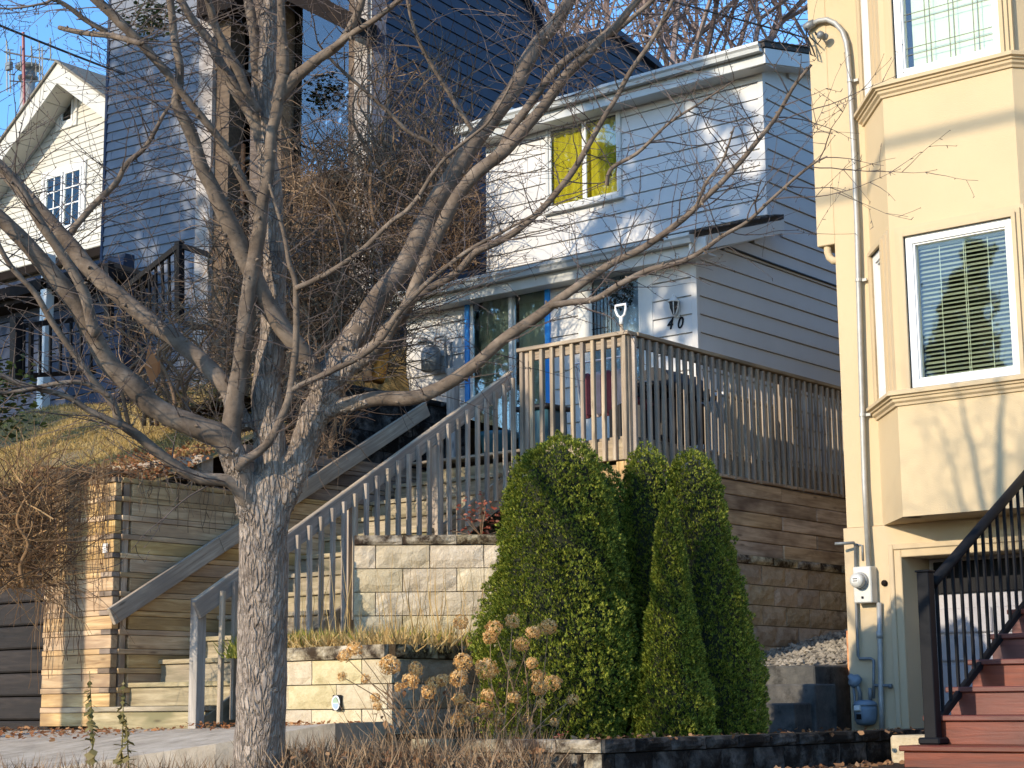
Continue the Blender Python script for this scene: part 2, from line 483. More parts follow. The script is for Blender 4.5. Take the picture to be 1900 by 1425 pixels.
def framed(parent_name, x0, x1, y, z0, z1, w, d, m, parent, sides='lrtb'):
    """rectangular frame in an XZ plane, outer size given, front at y-d"""
    b = MB(); e = 0.0
    if 'l' in sides: b.cbox(x0, x0+w, y-d, y, z0, z1)
    if 'r' in sides: b.cbox(x1-w, x1, y-d, y, z0, z1)
    if 't' in sides: b.cbox(x0+w, x1-w, y-d+.001, y, z1-w, z1)
    if 'b' in sides: b.cbox(x0+w, x1-w, y-d+.001, y, z0, z0+w)
    return obj(parent_name, b, m, parent)

# ------------------------------------------------------------------ the setting: ground and walks
def ground_z(x, y):
    # street side low, front yards rise a little
    if y < 3: return -1.6
    if y < 8: return -1.6 + (y-3)/5*1.2
    return -0.4
gb = MB()
xs = [-400,-120,-60,-40,-30,-25,-20,-17.5,-15,-13,-12,-11,-10,-9,-8,-7,-6,-5,-4,-2,0,5,12,30,80,200,400]
ys = [-400,-150,-60,-30,-15,-8,-4,-1,1,3,4,5,6,6.5,7,7.5,8,8.5,9,10,12,14,20,30,60,400]
for y in ys:
    for x in xs:
        z = ground_z(x, y) + (0.03*noise.noise((x*.9, y*.9, 0)) if 3 < y < 14 else 0)
        gb.v.append((x, y, z))
nx = len(xs)
for j in range(len(ys)-1):
    for i in range(nx-1):
        q = j*nx+i; gb.f.append((q, q+1, q+nx+1, q+nx))
tag(obj('ground', gb, M['soil'], None, True, (0,0,0)), 'brown front garden soil in front of the walls', None, None, 'structure')
# far hillside behind the houses, one sheet to the horizon
def hill_z(x, y):
    if y < 15.5: return 2.0 + (y-9.9)*0.40
    return 4.24 + (y-15.5)*0.14 if y < 70 else 11.87
M['hill'] = m_plain('dry hillside', lin(120,104,72), 0.95, 0, 0, 0.3, 1.0)
hb = MB(); hx = [-400,-150,-80,-50,-40,-33,-28,-24,-21,-18,-16,-14.7,-14.4,-12.1]; hy = [10.15,11,12,13,14,15,16,18,20,24,30,40,60,100,200,400]
for y in hy:
    for x in hx: hb.v.append((x, y, min(hill_z(x, y), 2.9 if x > -14.5 and y < 20 else 99)-0.06))
n_ = len(hx)
for j in range(len(hy)-1):
    for i in range(n_-1):
        q = j*n_+i; hb.f.append((q, q+1, q+n_+1, q+n_))
hx2 = [-12.1,-9,-4,0,10,40,120,400]; hy2 = [22,24,30,40,60,100,200,400]; q0 = len(hb.v); n2 = len(hx2)
for y in hy2:
    for x in hx2: hb.v.append((x, y, hill_z(x, y)-0.06))
for j in range(len(hy2)-1):
    for i in range(n2-1):
        q = q0+j*n2+i; hb.f.append((q, q+1, q+n2+1, q+n2))
tag(obj('hillside', hb, M['hill'], None, True, (0,0,0)), None, None, None, 'structure')
# street and sidewalk (behind and below the camera)
M['asphalt'] = m_stone('asphalt', lin(58,58,60), lin(72,72,73), lin(84,84,84), None, 0.5, 30.0, 0.4)
tag(obj('road', MB().box(-300, 300, -7, 1.2, -1.75, -1.585), M['asphalt'], None), None, None, None, 'structure')
tag(obj('kerb', MB().cbox(-300, 300, 1.2, 1.36, -1.75, -1.45, .02), M['concrete'], None), None, None, None, 'structure')

# concrete walk: a sloping slab with a thick near edge
pa, pb_, pc, pd, pe = aD(60,1430.8,10.6), aD(400,1380,10.75), aD(622,1342,11.0), aD(738,1334,12.3), V(-9.2,9.16,-0.14)
walk_poly = [V(-13.6,6.2,-0.50), pa, pb_, pc, V(-8.6,9.17,-0.1), V(-10.6,9.17,-0.15), V(-12.9,9.42,-0.17), V(-16.0,9.5,-0.22), V(-17.0,7.4,-0.42)]
wb = MB()
cen = V(-11.2, 8.2, -0.235)
i0 = len(wb.v); wb.v.append(tuple(cen)); wb.v += [tuple(p) for p in walk_poly]
nw = len(walk_poly)
for k in range(nw): wb.f.append((0, 1+k, 1+(k+1)%nw))
wb.v += [tuple(p-V(0,0,0.24)) for p in walk_poly]
for k in range(nw): wb.f.append((1+k, 1+nw+k, 1+nw+(k+1)%nw, 1+(k+1)%nw))
tag(obj('walkway', wb, M['concrete'], None), 'pale concrete walk at the foot of the wooden stairs', None, None, 'structure')
mk = MB(); c0 = aD(128,1385,11.6); 
M['blue_mark'] = m_plain('blue utility paint', lin(112,150,206), 0.8, 0, 0, 0.25, 20)
# driveway, lower right
dv = MB(); dz = -0.42
for x, y, z in ((-5.72,6.0,-0.62),(-3.0,6.0,-0.62),(-3.0,13.5,-0.40),(-5.72,13.5,-0.40)): dv.v.append((x,y,z))
dv.f.append((0,1,2,3))
tag(obj('driveway', dv, M['concrete'], None), 'pale concrete driveway beside the red steps', None, None, 'structure')

# ------------------------------------------------------------------ grey house
AN = 7.19; HS = 0.203
XR, YU, YL = -10.2, 17.27, 15.73
g = thing('house', 'pale grey sided house with a yellow curtain upstairs and the number 40 by its door', 'house', (-12.3, 15.73, 2.4))
wh = (-13.41, -12.22, 6.17, 7.33)          # upper window
pdh = (-13.46, -12.18, 2.5, 4.86)          # patio door
dh = (-11.78, -10.76, 2.5, 4.95)           # entrance door with its casing
wb = MB()
for a, b, c, d in opening_rects(-14.44, XR-0.012, 2.2, 4.98, [pdh, dh]): wb.box(a, b, YL+.016, YL+.14, c, d)
for a, b, c, d in opening_rects(-14.44, XR-0.012, 5.0, 7.55, [wh]): wb.box(a, b, YU+.016, YU+.14, c, d)
wb.box(XR-.15, XR-.016, YL+.16, 25.0, 1.4, 4.9)
wb.extr([V(XR-.15,YU+.16,4.9), V(XR-.15,25,4.9), V(XR-.15,25,7.55), V(XR-.15,21,8.2), V(XR-.15,YU+.16,7.42)], (.134,0,0))
wb.box(-14.44, -14.30, YL+.16, 25.0, 1.4, 4.9).box(-14.44, -14.30, YU+.16, 25, 4.9, 7.9)
obj('wall', wb, M['grey_siding'], g)
siding_wall(g, V(-14.42,YU,0), (1,0,0), lambda z: (0, 4.22-.03), 5.2, 7.40, HS, AN, M['grey_siding'], [(wh[0]+14.42, wh[1]+14.42, wh[2], wh[3])])
siding_wall(g, V(-14.42,YL,0), (1,0,0), lambda z: (0, 4.22-.03), 2.45, 5.02, HS, AN, M['grey_siding'], [(h[0]+14.42, h[1]+14.42, h[2], h[3]) for h in (pdh, dh)])
def side_len(z):
    if z > 7.30: s = max(YU, 16.93+(z-7.30)/.21)
    elif z > 5.60: s = YU
    elif z < 4.86: s = YL
    else: s = max(YL, 15.47+(z-4.80)/0.318)
    return (s+.03, 24.0)
siding_wall(g, V(XR,0,0), (0,1,0), side_len, 1.6, 8.2, HS, AN, M['grey_siding'])
# corner strips
for (y, z0, z1) in ((YU, 5.56, 7.40), (YL, 2.45, 4.97)):
    obj('corner_trim', MB().cbox(XR-.05, XR+.022, y-.022, y+.04, z0, z1, .004), M['grey_siding'], g)
# foundation below the side wall siding
obj('foundation', MB().box(XR-.2, XR-.01, YL+.2, 25, 0.0, 1.62), M['concrete_dark'], g)
# upper roof: low pitched, shingled edge, fascia, gutter
EY = 16.93
ez = aY(1413,80,EY).z; ex1 = aY(1413,80,EY).x; ex0 = -14.62
sl = 0.21
rb = MB()
RX = ex1+0.04
for (ya, yb, za, zb) in ((EY-.01, 21.0, ez, ez+sl*(21.0-EY)), (21.0, 25.2, ez+sl*(21.0-EY), ez)):
    rb.hexa([(ex0,ya,za-.05),(RX,ya,za-.05),(RX,yb,zb-.05),(ex0,yb,zb-.05)], [(ex0,ya,za+.015),(RX,ya,za+.015),(RX,yb,zb+.015),(ex0,yb,zb+.015)])
rf = obj('roof', rb, M['shingle'], g)
nrow = 26
for k in range(nrow):      # shingle courses: slim steps up the front slope, laid slightly uneven at the rake
    y0 = EY-.03+k*0.155; z0 = ez+.017+sl*(y0-EY)
    b = MB().hexa([(ex0-.01,y0,z0-.004),(RX+.02+random.uniform(-.012,.015),y0,z0-.004),(RX+.02,y0+.16,z0+sl*.16-.004),(ex0-.01,y0+.16,z0+sl*.16-.004)],
                  [(ex0-.01,y0,z0+.012),(RX+.02,y0,z0+.012+random.uniform(-.002,.006)),(RX+.02,y0+.16,z0+sl*.16+.002),(ex0-.01,y0+.16,z0+sl*.16+.002)])
    obj('shingle', b, M['shingle'], rf)
gp = [(0,0.0),(0.0,-0.105),(0.075,-0.105),(0.085,-0.06),(0.105,-0.035),(0.105,0.0),(0.095,0.0),(0.095,-0.02)]
obj('gutter', extrude_profile([(ex0-.02,EY+.02,ez),(ex1,EY+.02,ez)], gp), M['gutter'], g)
obj('fascia', MB().cbox(ex0, ex1-.005, EY+.045, EY+.075, ez-.235, ez-.045), M['gutter'], g)
obj('soffit', MB().box(ex0, ex1-.01, EY+.076, YU-.02, ez-.225, ez-.20), M['trim_grey'], g)
rk = MB()
x_, w_ = RX-.045, 0.03
rk.hexa([(x_,EY+.03,ez-.235),(x_+w_,EY+.03,ez-.235),(x_+w_,21,ez-.235+sl*(21-EY)),(x_,21,ez-.235+sl*(21-EY))],
        [(x_,EY+.03,ez-.055),(x_+w_,EY+.03,ez-.055),(x_+w_,21,ez-.055+sl*(21-EY)),(x_,21,ez-.055+sl*(21-EY))])
obj('rake_board', rk, M['grey_siding'], g)
rk = MB(); rk.hexa([(XR,EY+.09,ez-.235),(x_,EY+.09,ez-.235),(x_,21,ez-.235+sl*(21-EY)),(XR,21,ez-.235+sl*(21-EY))],
        [(XR,EY+.09,ez-.215),(x_,EY+.09,ez-.215),(x_,21,ez-.215+sl*(21-EY)),(XR,21,ez-.215+sl*(21-EY))])
obj('rake_soffit', rk, M['grey_siding'], g)
# lower lean-to roof
LY = 15.42; lz = aY(1286,433,LY).z; lx1 = aY(1286,433,LY).x; lx0 = -14.66; ls = 0.318
LX = XR+0.17
lb = MB().hexa([(lx0,LY,lz-.05),(LX,LY,lz-.05),(LX,YU-.02,lz-.05+ls*(YU-LY)),(lx0,YU-.02,lz-.05+ls*(YU-LY))],
               [(lx0,LY,lz+.01),(LX,LY,lz+.01),(LX,YU-.02,lz+.01+ls*(YU-LY)),(lx0,YU-.02,lz+.01+ls*(YU-LY))])
# edge beyond the upper corner
lb.hexa([(XR+.03,YU-.02,lz-.05+ls*(YU-LY)),(LX,YU-.02,lz-.05+ls*(YU-LY)),(LX,YU+.10,lz-.05+ls*(YU+.10-LY)),(XR+.03,YU+.10,lz-.05+ls*(YU+.10-LY))],
        [(XR+.03,YU-.02,lz+.01+ls*(YU-LY)),(LX,YU-.02,lz+.01+ls*(YU-LY)),(LX,YU+.10,lz+.01+ls*(YU+.10-LY)),(XR+.03,YU+.10,lz+.01+ls*(YU+.10-LY))])
lr = obj('porch_roof', lb, M['shingle'], g)
for k in range(12):
    y0 = LY-.03+k*0.155; z0 = lz+.012+ls*(y0-LY); y1 = min(y0+.16, YU-.03)
    e = random.uniform(-.02,.02); f_ = random.uniform(0,.012)
    b = MB().hexa([(lx0-.01,y0,z0-.004),(LX+.03+e,y0,z0-.004),(LX+.03,y1,z0+ls*(y1-y0)-.004),(lx0-.01,y1,z0+ls*(y1-y0)-.004)],
                  [(lx0-.01,y0,z0+.014),(LX+.03+e,y0,z0+.014+f_),(LX+.03,y1,z0+ls*(y1-y0)+.003),(lx0-.01,y1,z0+ls*(y1-y0)+.003)])
    obj('shingle', b, M['shingle'], lr)
obj('porch_gutter', extrude_profile([(lx0-.02,LY+.02,lz),(lx1,LY+.02,lz)], gp), M['gutter'], g)
obj('porch_fascia', MB().cbox(lx0, lx1+.13, LY+.045, LY+.075, lz-.23, lz-.045), M['trim_grey'], g)
obj('porch_soffit', MB().box(lx0, lx1+.1, LY+.076, YL-.02, lz-.22, lz-.20), M['trim_grey'], g)
x_ = LX-.03
rk = MB().hexa([(x_,LY-.02,lz-.21),(x_+.03,LY-.02,lz-.21),(x_+.03,YU+.10,lz-.21+ls*(YU+.1-LY)),(x_,YU+.10,lz-.21+ls*(YU+.1-LY))],
               [(x_,LY-.02,lz-.055),(x_+.03,LY-.02,lz-.055),(x_+.03,YU+.10,lz-.055+ls*(YU+.1-LY)),(x_,YU+.10,lz-.055+ls*(YU+.1-LY))])
obj('porch_rake_board', rk, M['trim_white'], g)
rk = MB().hexa([(XR+.02,LY+.1,lz-.21),(x_,LY+.1,lz-.21),(x_,YU+.1,lz-.21+ls*(YU+.1-LY)),(XR+.02,YU+.1,lz-.21+ls*(YU+.1-LY))],
               [(XR+.02,LY+.1,lz-.19),(x_,LY+.1,lz-.19),(x_,YU+.1,lz-.19+ls*(YU+.1-LY)),(XR+.02,YU+.1,lz-.19+ls*(YU+.1-LY))])
obj('porch_rake_soffit', rk, M['trim_grey'], g)
# upper window
w = framed('window', wh[0], wh[1], YU+.02, wh[2], wh[3], 0.05, 0.06, M['trim_grey'], g)
cx = -12.80
for a, b in ((wh[0]+.05, cx), (cx, wh[1]-.05)):
    framed('sash', a, b, YU-.005, wh[2]+.05, wh[3]-.05, 0.032, 0.02, M['trim_white'], w)
    obj('pane', MB().box(a+.033, b-.033, YU-.015, YU-.011, wh[2]+.083, wh[3]-.083), M['glass_clear'], w)
obj('window_sill', MB().cbox(wh[0]-.03, wh[1]+.03, YU-.085, YU, wh[2]-.03, wh[2]-.002), M['trim_grey'], g)
curtain('curtain', wh[0]+.05, cx+.03, YU+.035, wh[2]+.05, wh[3]-.10, M['curtain_yellow'], w, 6, .02, 1)
curtain('curtain', cx-.02, wh[1]-.04, YU+.055, wh[2]+.05, wh[3]-.08, M['curtain_yellow'], w, 5, .022, 2)
obj('room_lining', MB().box(wh[0]-.3, wh[1]+.3, YU+.9, YU+.95, wh[2]-.4, wh[3]+.2), M['dark_room'], g)
# patio door
p = framed('patio_door', pdh[0], pdh[1], YL+.03, pdh[2], pdh[3], 0.065, 0.075, M['blue_paint'], g)
pcx = -12.78
framed('door_sash', pdh[0]+.066, pcx+.03, YL+.005, pdh[2]+.066, pdh[3]-.066, 0.05, 0.03, M['trim_white'], p)
framed('door_sash', pcx-.0, pdh[1]-.066, YL+.04, pdh[2]+.066, pdh[3]-.066, 0.045, 0.03, M['trim_grey'], p)
obj('pane', MB().box(pdh[0]+.117, pcx-.02, YL-.012, YL-.008, pdh[2]+.12, pdh[3]-.12), M['glass'], p)
obj('pane', MB().box(pcx+.046, pdh[1]-.112, YL+.022, YL+.026, pdh[2]+.12, pdh[3]-.12), M['glass'], p)
obj('drip_cap', MB().cbox(pdh[0]-.03, pdh[1]+.03, YL-.09, YL-.02, pdh[3]+.003, pdh[3]+.03), M['blue_paint'], p)
curtain('curtain', pcx, pdh[1]-.1, YL+.16, pdh[2]+.1, pdh[3]-.1, M['curtain_pale'], p, 3, .012, 9)
curtain('curtain', pdh[0]+.1, pcx-.03, YL+.10, pdh[2]+.1, pdh[3]-.1, M['curtain_pale'], p, 5, .02, 3)
obj('room_lining', MB().box(pdh[0]-.3, pdh[1]+.3, YL+.8, YL+.85, pdh[2]-.1, pdh[3]+.1), M['dark_room'], g)
# entrance door
d = framed('door', dh[0], dh[1], YL+.01, dh[2], dh[3], 0.16, 0.035, M['trim_white'], g, 'lrt')
obj('door_panel', MB().cbox(dh[0]+.165, dh[1]-.165, YL-.012, YL+.03, dh[2]+.01, dh[2]+.75, .01), M['trim_white'], d)
framed('storm_frame', dh[0]+.161, dh[1]-.161, YL-.002, dh[2]+.76, dh[3]-.163, 0.03, 0.018, M['trim_white'], d)
obj('pane', MB().box(dh[0]+.19, dh[1]-.19, YL-.01, YL-.006, dh[2]+.79, dh[3]-.19), M['glass_clear'], d)
obj('door_leaf', MB().cbox(dh[0]+.17, dh[1]-.17, YL+.05, YL+.09, dh[2], dh[3]-.17), M['door_reflection'], d)
wr = MB(); wc = aY(1153, 546, YL-.06)
for k in range(260):
    a = random.random()*2*math.pi; r = 0.12+random.uniform(-.07,.06)
    q = wc+V(math.cos(a)*r, random.uniform(-.03,.02), math.sin(a)*r)
    e = V(random.uniform(-.04,.04), random.uniform(-.03,.01), random.uniform(-.04,.04)); s_ = e.cross(V(0,1,0))*.35
    wr.poly([q-s_, q+e, q+s_])
M['wreath'] = m_leaf('dark wreath leaf', lin(22,26,22), lin(32,36,30), lin(46,46,38), 0.05)
tag(obj('wreath', wr, M['wreath']), 'dark leafy wreath hung on the glass entrance door', 'wreath')
ir = MB()
for k in range(6):
    x = dh[0]+.22+k*.05; ir.tube([(x,YL-.03,4.05+.03*(k%2)),(x,YL-.03,4.62)], .006, 5)
ir.tube([(dh[0]+.2,YL-.03,4.15),(-11.35,YL-.03,4.15)], .006, 5).tube([(dh[0]+.2,YL-.03,4.58),(-11.2,YL-.03,4.60)], .006, 5)
obj('iron_bars', ir, M['black_iron'], d)
# soffit lamp dot and the wall lantern
lp = aY(1250, 566, YL-.09)
ln = thing('wall_lantern', 'small white carriage lantern on the wall above the house number', 'lantern', tuple(lp))
obj('cap', MB().lathe([(0.005,0.125),(0.016,0.105),(0.02,0.09),(0.055,0.055),(0.072,0.04),(0.072,0.032)], lp, 12), M['trim_white'], ln, True)
bars = MB()
for k in range(6):
    a = k*math.pi/3
    bars.tube([lp+V(math.cos(a)*.062,math.sin(a)*.062,.035), lp+V(math.cos(a)*.052,math.sin(a)*.052,-.04), lp+V(math.cos(a)*.022,math.sin(a)*.022,-.105)], .006, 5)
obj('cage', bars, M['trim_white'], ln)
obj('lamp_glass', MB().lathe([(0.052,0.033),(0.043,-.04),(0.016,-.1)], lp, 12), M['dark_room'], ln, True)
obj('bulb', MB().lathe([(0.008,.03),(0.02,0.0),(0.02,-.02),(0.008,-.05)], lp, 8), M['dark_room'], ln, True)
obj('bracket', MB().cbox(lp.x-.03, lp.x+.03, YL-.03, YL-.012, lp.z-.13, lp.z+.02).tube([lp+V(0,.06,-.09), lp+V(0,.02,-.12), lp+V(0,0,-.105)], .009, 6), M['trim_white'], ln)
def text_obj(name, body, M_, size, m, parent=None, extrude=.004, shear=0.0, align='CENTER'):
    cu = bpy.data.curves.new(name, 'FONT'); cu.body = body; cu.size = size; cu.extrude = extrude; cu.shear = shear
    cu.align_x = align; cu.align_y = 'CENTER'; cu.materials.append(m)
    tmp = bpy.data.objects.new('tmp', cu); COL.objects.link(tmp)
    me = bpy.data.meshes.new_from_object(tmp.evaluated_get(bpy.context.evaluated_depsgraph_get()))
    bpy.data.objects.remove(tmp)
    if not me.materials: me.materials.append(m)
    o = bpy.data.objects.new(name, me); link(o, parent)
    o.matrix_basis = Matrix.Translation(-(wloc(parent) if parent is not None else Vector((0,0,0)))) @ M_
    return o
RXZ = Matrix(((1,0,0,0),(0,0,-1,0),(0,1,0,0),(0,0,0,1)))      # text plane XY -> wall plane XZ, facing -Y
for ch, px_, py_ in (('4',1242,602), ('0',1261,600)):
    q = aY(px_, py_, YL-.022)
    o = text_obj('house_number', ch, Matrix.Translation(q) @ RXZ @ Matrix.Scale(0.85, 4, V(1,0,0)), 0.18, M['black_iron'], None, .006, 0.28)
    tag(o, 'black numeral %s fixed on the wall below the lantern' % ('four' if ch == '4' else 'zero'), 'house number', 'house number digits')
    for s_ in (1,): pass
c1 = V(XR+.025, YL+.15, aX(1317,446,XR+.02).z); c2 = aX(1546,529,XR+.02)
tag(obj('cable', MB().tube([c1+V(-.02,-.12,.05), c1, c1.lerp(c2,.5)+V(.005,0,-.01), c2, c2+(c2-c1)*.5], .014, 6), M['black_plastic']), 'black cable run along the grey side wall under the eave', 'cable')
gm = thing('gas_meter', 'dark grey gas meter with pipes on the pale wall left of the patio door', 'gas meter', tuple(aY(800,670,YL-.15)))
c0 = aY(800,665,YL-.16)
obj('meter_body', MB().lathe([(0.08,-.17),(0.12,-.15),(0.125,0.05),(0.10,.12),(0.05,.15)], c0, 14), M['grey_paint'], gm, True)
obj('meter_pipe', MB().tube([c0+V(-.06,0,.15), c0+V(-.06,.0,.22), c0+V(-.10,.14,.22)], .018, 6).tube([c0+V(.06,0,.15), c0+V(.06,0,.24), c0+V(.22,0,.24), c0+V(.22,.02,-.2)], .018, 6).tube([c0+V(.30,.02,.16), c0+V(.30,.02,-.2)], .018, 6), M['grey_paint'], gm)
obj('regulator', MB().lathe([(0.02,-.03),(0.07,-.02),(0.07,.02),(0.02,.05)], c0+V(-.12,0,.22), 10), M['grey_paint'], gm, True)
# ------------------------------------------------------------------ cream stucco house
YM, YB = 13.6, 13.05
bA, bB, bC, bD = V(-7.01,YM,0), V(-6.545,YB,0), V(-5.40,YB,0), V(-4.93,YM,0)
BZ0, BZ1 = 1.47, 6.63
h = thing('house', 'cream stucco house with a two storey bay window and a garage below', 'house', (-5.9, 13.6, -0.4))
gx0, gx1, gz1 = -6.83, -4.1, 1.20
def Lbox(mb, org, u, n, a0, a1, o0, o1, z0, z1):
    """box on a wall plane: a along u, o outward along n"""
    P = lambda a, o, z: org + u*a + n*o + V(0,0,z-org.z)
    return mb.hexa([P(a0,o1,z0),P(a1,o1,z0),P(a1,o0,z0),P(a0,o0,z0)], [P(a0,o1,z1),P(a1,o1,z1),P(a1,o0,z1),P(a0,o0,z1)])
wb = MB()
wb.box(-7.35, bA.x+.05, YM, YM+.25, 1.475, 6.64).box(bD.x-.05, 2.0, YM, YM+.25, 1.475, 6.64)
wb.box(-7.35, -7.1, YM+.251, 24, -0.6, 6.64)
obj('wall', wb, M['stucco'], h)
obj('overhang_wall', MB().cbox(-7.525, -7.345, YM-.006, 24, 3.99, 6.64, .006), M['stucco'], h)
wb = MB()
for a, b, c, d in opening_rects(-7.375, 2.0, -0.7, 1.47, [(gx0, gx1, -1, gz1)]): wb.box(a, b, YM-.02, YM+.25, c, d)
wb.box(gx0-.25, gx0-.002, YM+.251, 14.3, -.7, 1.46)
obj('lower_wall', wb, M['stucco_low'], h)
obj('ceiling_panel', MB().box(gx0-.2, gx1+.2, YM+.251, 14.3, gz1+.002, gz1+.2), M['stucco_low'], h)
# garage door, back in its recess
gd = MB()
gdo = obj('garage_door', MB().box(gx0+.002, gx1, 14.06, 14.1, -0.7, gz1), M['garage_shaded'], h)
for k in range(7):
    z = -0.62+k*0.235
    if z+.23 > 0.86: break
    for j in range(5):
        x = gx0+.06+j*.52
        obj('panel', MB().cbox(x, x+.49, 14.035, 14.062, z+.012, z+.223, .012), M['garage_shaded'], gdo)
obj('window_row', MB().cbox(gx0+.05, gx1-.05, 14.03, 14.055, .90, gz1-.03), M['black_iron'], gdo)
framed('garage_trim', gx0-.11, gx1+.11, YM-.018, -0.7, gz1+.10, .11, .035, M['stucco_trim'], h, 'lrt')
framed('garage_trim', gx0-.11, gx1+.11, YM-.05, -0.7, gz1+.10, .045, .02, M['stucco_trim'], h, 'lrt')
# bay walls with openings
def bay_face(p0, p1, holes):
    u = (p1-p0); L = u.length; u.normalize(); n = V(u.y, -u.x, 0)
    mb = MB()
    for a, b, c, d in opening_rects(0, L, BZ0, BZ1, holes): Lbox(mb, p0, u, n, a, b, -.16, 0, c, d)
    return mb, u, n, L
def wz(px_, py_): return aY(px_, py_, YB)
f0, f1 = wz(1683,470).x-bB.x, wz(1891,560).x-bB.x
lz0, lz1_ = wz(1708,719).z, wz(1690,440).z
uz0, uz1 = wz(1676,146).z, wz(1676,146).z+1.45
u0, u1 = wz(1672,100).x-bB.x, wz(1868,70).x-bB.x
holesF = [(f0, f1, lz0, lz1_), (f0, f1, uz0, uz1)]
sA0, sA1 = 0.20, 0.62
holesS = [(sA0, sA1, lz0, lz1_), (sA0, sA1, uz0, uz1)]
bay = MB(); 
mbF, uF, nF, LF = bay_face(bB, bC, holesF)
mbL, uL, nL, LL = bay_face(bA, bB, holesS)
mbR, uR, nR, LR = bay_face(bC, bD, [])
bayo = obj('bay_wall', mbF, M['stucco'], h)
obj('bay_side_wall', mbL, M['stucco'], h); obj('bay_side_wall', mbR, M['stucco'], h)
obj('bay_floor', MB().extr([bA+V(.16,0,BZ0+.002), bB+V(.05,.09,BZ0+.002), bC+V(-.05,.09,BZ0+.002), bD+V(-.16,0,BZ0+.002)], (0,0,.08)), M['stucco_low'], h)
obj('bay_floor', MB().extr([bA+V(.16,0.02,BZ0+2.6), bB+V(.05,.12,BZ0+2.6), bC+V(-.05,.12,BZ0+2.6), bD+V(-.16,0.02,BZ0+2.6)], (0,0,.08)), M['dark_room'], h)
obj('room_lining', MB().box(bA.x, bD.x, YM+.3, YM+.34, BZ0, BZ1), M['dark_room'], h)

def rect_frame(name, org, u, n, a0, a1, z0, z1, w, o0, o1, m, parent, ch=.006, sides='lrtb'):
    b = MB()
    if 'l' in sides: Lbox(b, org, u, n, a0, a0+w, o0, o1, z0, z1)
    if 'r' in sides: Lbox(b, org, u, n, a1-w, a1, o0, o1, z0, z1)
    if 't' in sides: Lbox(b, org, u, n, a0+w, a1-w, o0, o1-.001, z1-w, z1)
    if 'b' in sides: Lbox(b, org, u, n, a0+w, a1-w, o0, o1-.001, z0, z0+w)
    return obj(name, b, m, parent)
def bay_window(org, u, n, a0, a1, z0, z1, fw, kind):
    wn_ = rect_frame('window', org, u, n, a0, a1, z0, z1, fw, -.06, .028, M['vinyl'], h)
    rect_frame('sash', org, u, n, a0+fw-.004, a1-fw+.004, z0+fw-.004, z1-fw+.004, .018, -.05, .012, M['vinyl'], wn_)
    b = MB(); Lbox(b, org, u, n, a0+fw, a1-fw, -.022, -.018, z0+fw, z1-fw)
    obj('pane', b, M['glass'] if kind == 'slats' else M['glass_clear'], wn_)
    ia0, ia1, iz0, iz1 = a0+fw+.004, a1-fw-.004, z0+fw+.004, z1-fw-.004
    if kind == 'slats':
        nsl = 30; R = random.Random(5)
        for k in range(nsl):
            z = iz1-.03-(iz1-iz0-.04)*(k+.5)/nsl
            t = .75+R.uniform(-.12,.12)
            P = lambda a, o, dz: org + u*a + n*o + V(0,0,z+dz-org.z)
            b = MB(); hw = .0140
            e = R.uniform(-.001,.001)
            b.hexa([P(ia0+.012,-.075+hw,-hw*t-.0006),P(ia1-.006,-.075+hw,-hw*t-.0006+e),P(ia1-.006,-.075-hw,hw*t-.0006+e),P(ia0+.012,-.075-hw,hw*t-.0006)],
                   [P(ia0+.012,-.075+hw,-hw*t+.0006),P(ia1-.006,-.075+hw,-hw*t+.0006+e),P(ia1-.006,-.075-hw,hw*t+.0006+e),P(ia0+.012,-.075-hw,hw*t+.0006)])
            obj('slat', b, M['blind_slat'], wn_)
        for t in (.24, .50, .52, .76):
            a = ia0+(ia1-ia0)*t
            b = MB(); Lbox(b, org, u, n, a-.0018, a+.0018, -.062, -.058, iz0+.02, iz1)
            obj('cord', b, M['blind'], wn_)
        b = MB(); Lbox(b, org, u, n, ia0, ia1, -.10, -.055, iz1-.028, iz1)
        obj('head_rail', b, M['blind_slat'], wn_)
    elif kind == 'lead':
        b = MB(); Lbox(b, org, u, n, ia0+.045, ia1, -.085, -.08, iz0, iz1)
        obj('blind', b, M['blind'], wn_)
        b = MB()
        W, H = ia1-ia0, iz1-iz0
        for t in (.27, .535, .80):
            for dd in (-.022, .022):
                a = ia0+W*t+dd; Lbox(b, org, u, n, a-.0025, a+.0025, -.017, -.012, iz0, iz1)
        for k in range(4):
            for dd in (0, .06):
                z = iz0+.13+k*.30+dd; Lbox(b, org, u, n, ia0, ia1, -.0165, -.0125, z-.0025, z+.0025)
        obj('lead_grid', b, M['muntin'], wn_)
    else:
        b = MB(); Lbox(b, org, u, n, ia0, ia1, -.07, -.065, iz0, iz1)
        obj('blind', b, M['curtain_pale'], wn_)
    # stucco surround
    for wd, o1, s in ((.095, .022, 'ltr'), (.066, .044, 'ltr'), (.034, .066, 'ltr')):
        rect_frame('window_trim', org, u, n, a0-wd, a1+wd, z0-.02, z1+wd, wd-.001, 0, o1, M['stucco_trim'], h, sides=s)
    return wn_
bay_window(bB, uF, nF, f0, f1, lz0, lz1_, .062, 'slats')
bay_window(bB, uF, nF, f0, f1, uz0, uz1, .062, 'lead')
bay_window(bA, uL, nL, sA0, sA1, lz0, lz1_, .075, 'plain')
bay_window(bA, uL, nL, sA0, sA1, uz0, uz1, .075, 'plain')
sp = [(0,0.0),(.075,0.0),(.09,-.012),(.09,-.038),(.065,-.046),(.062,-.06),(.045,-.066),(.042,-.085),(.022,-.10),(.018,-.118),(0,-.122)]
for zt in (lz0-.012, uz0-.012):
    e0 = bA - uL*.03
    obj('sill', extrude_profile([V(e0.x,e0.y,zt), V(bB.x,bB.y,zt), V(bC.x,bC.y,zt), V(bD.x,bD.y,zt)], sp), M['stucco_trim'], h)
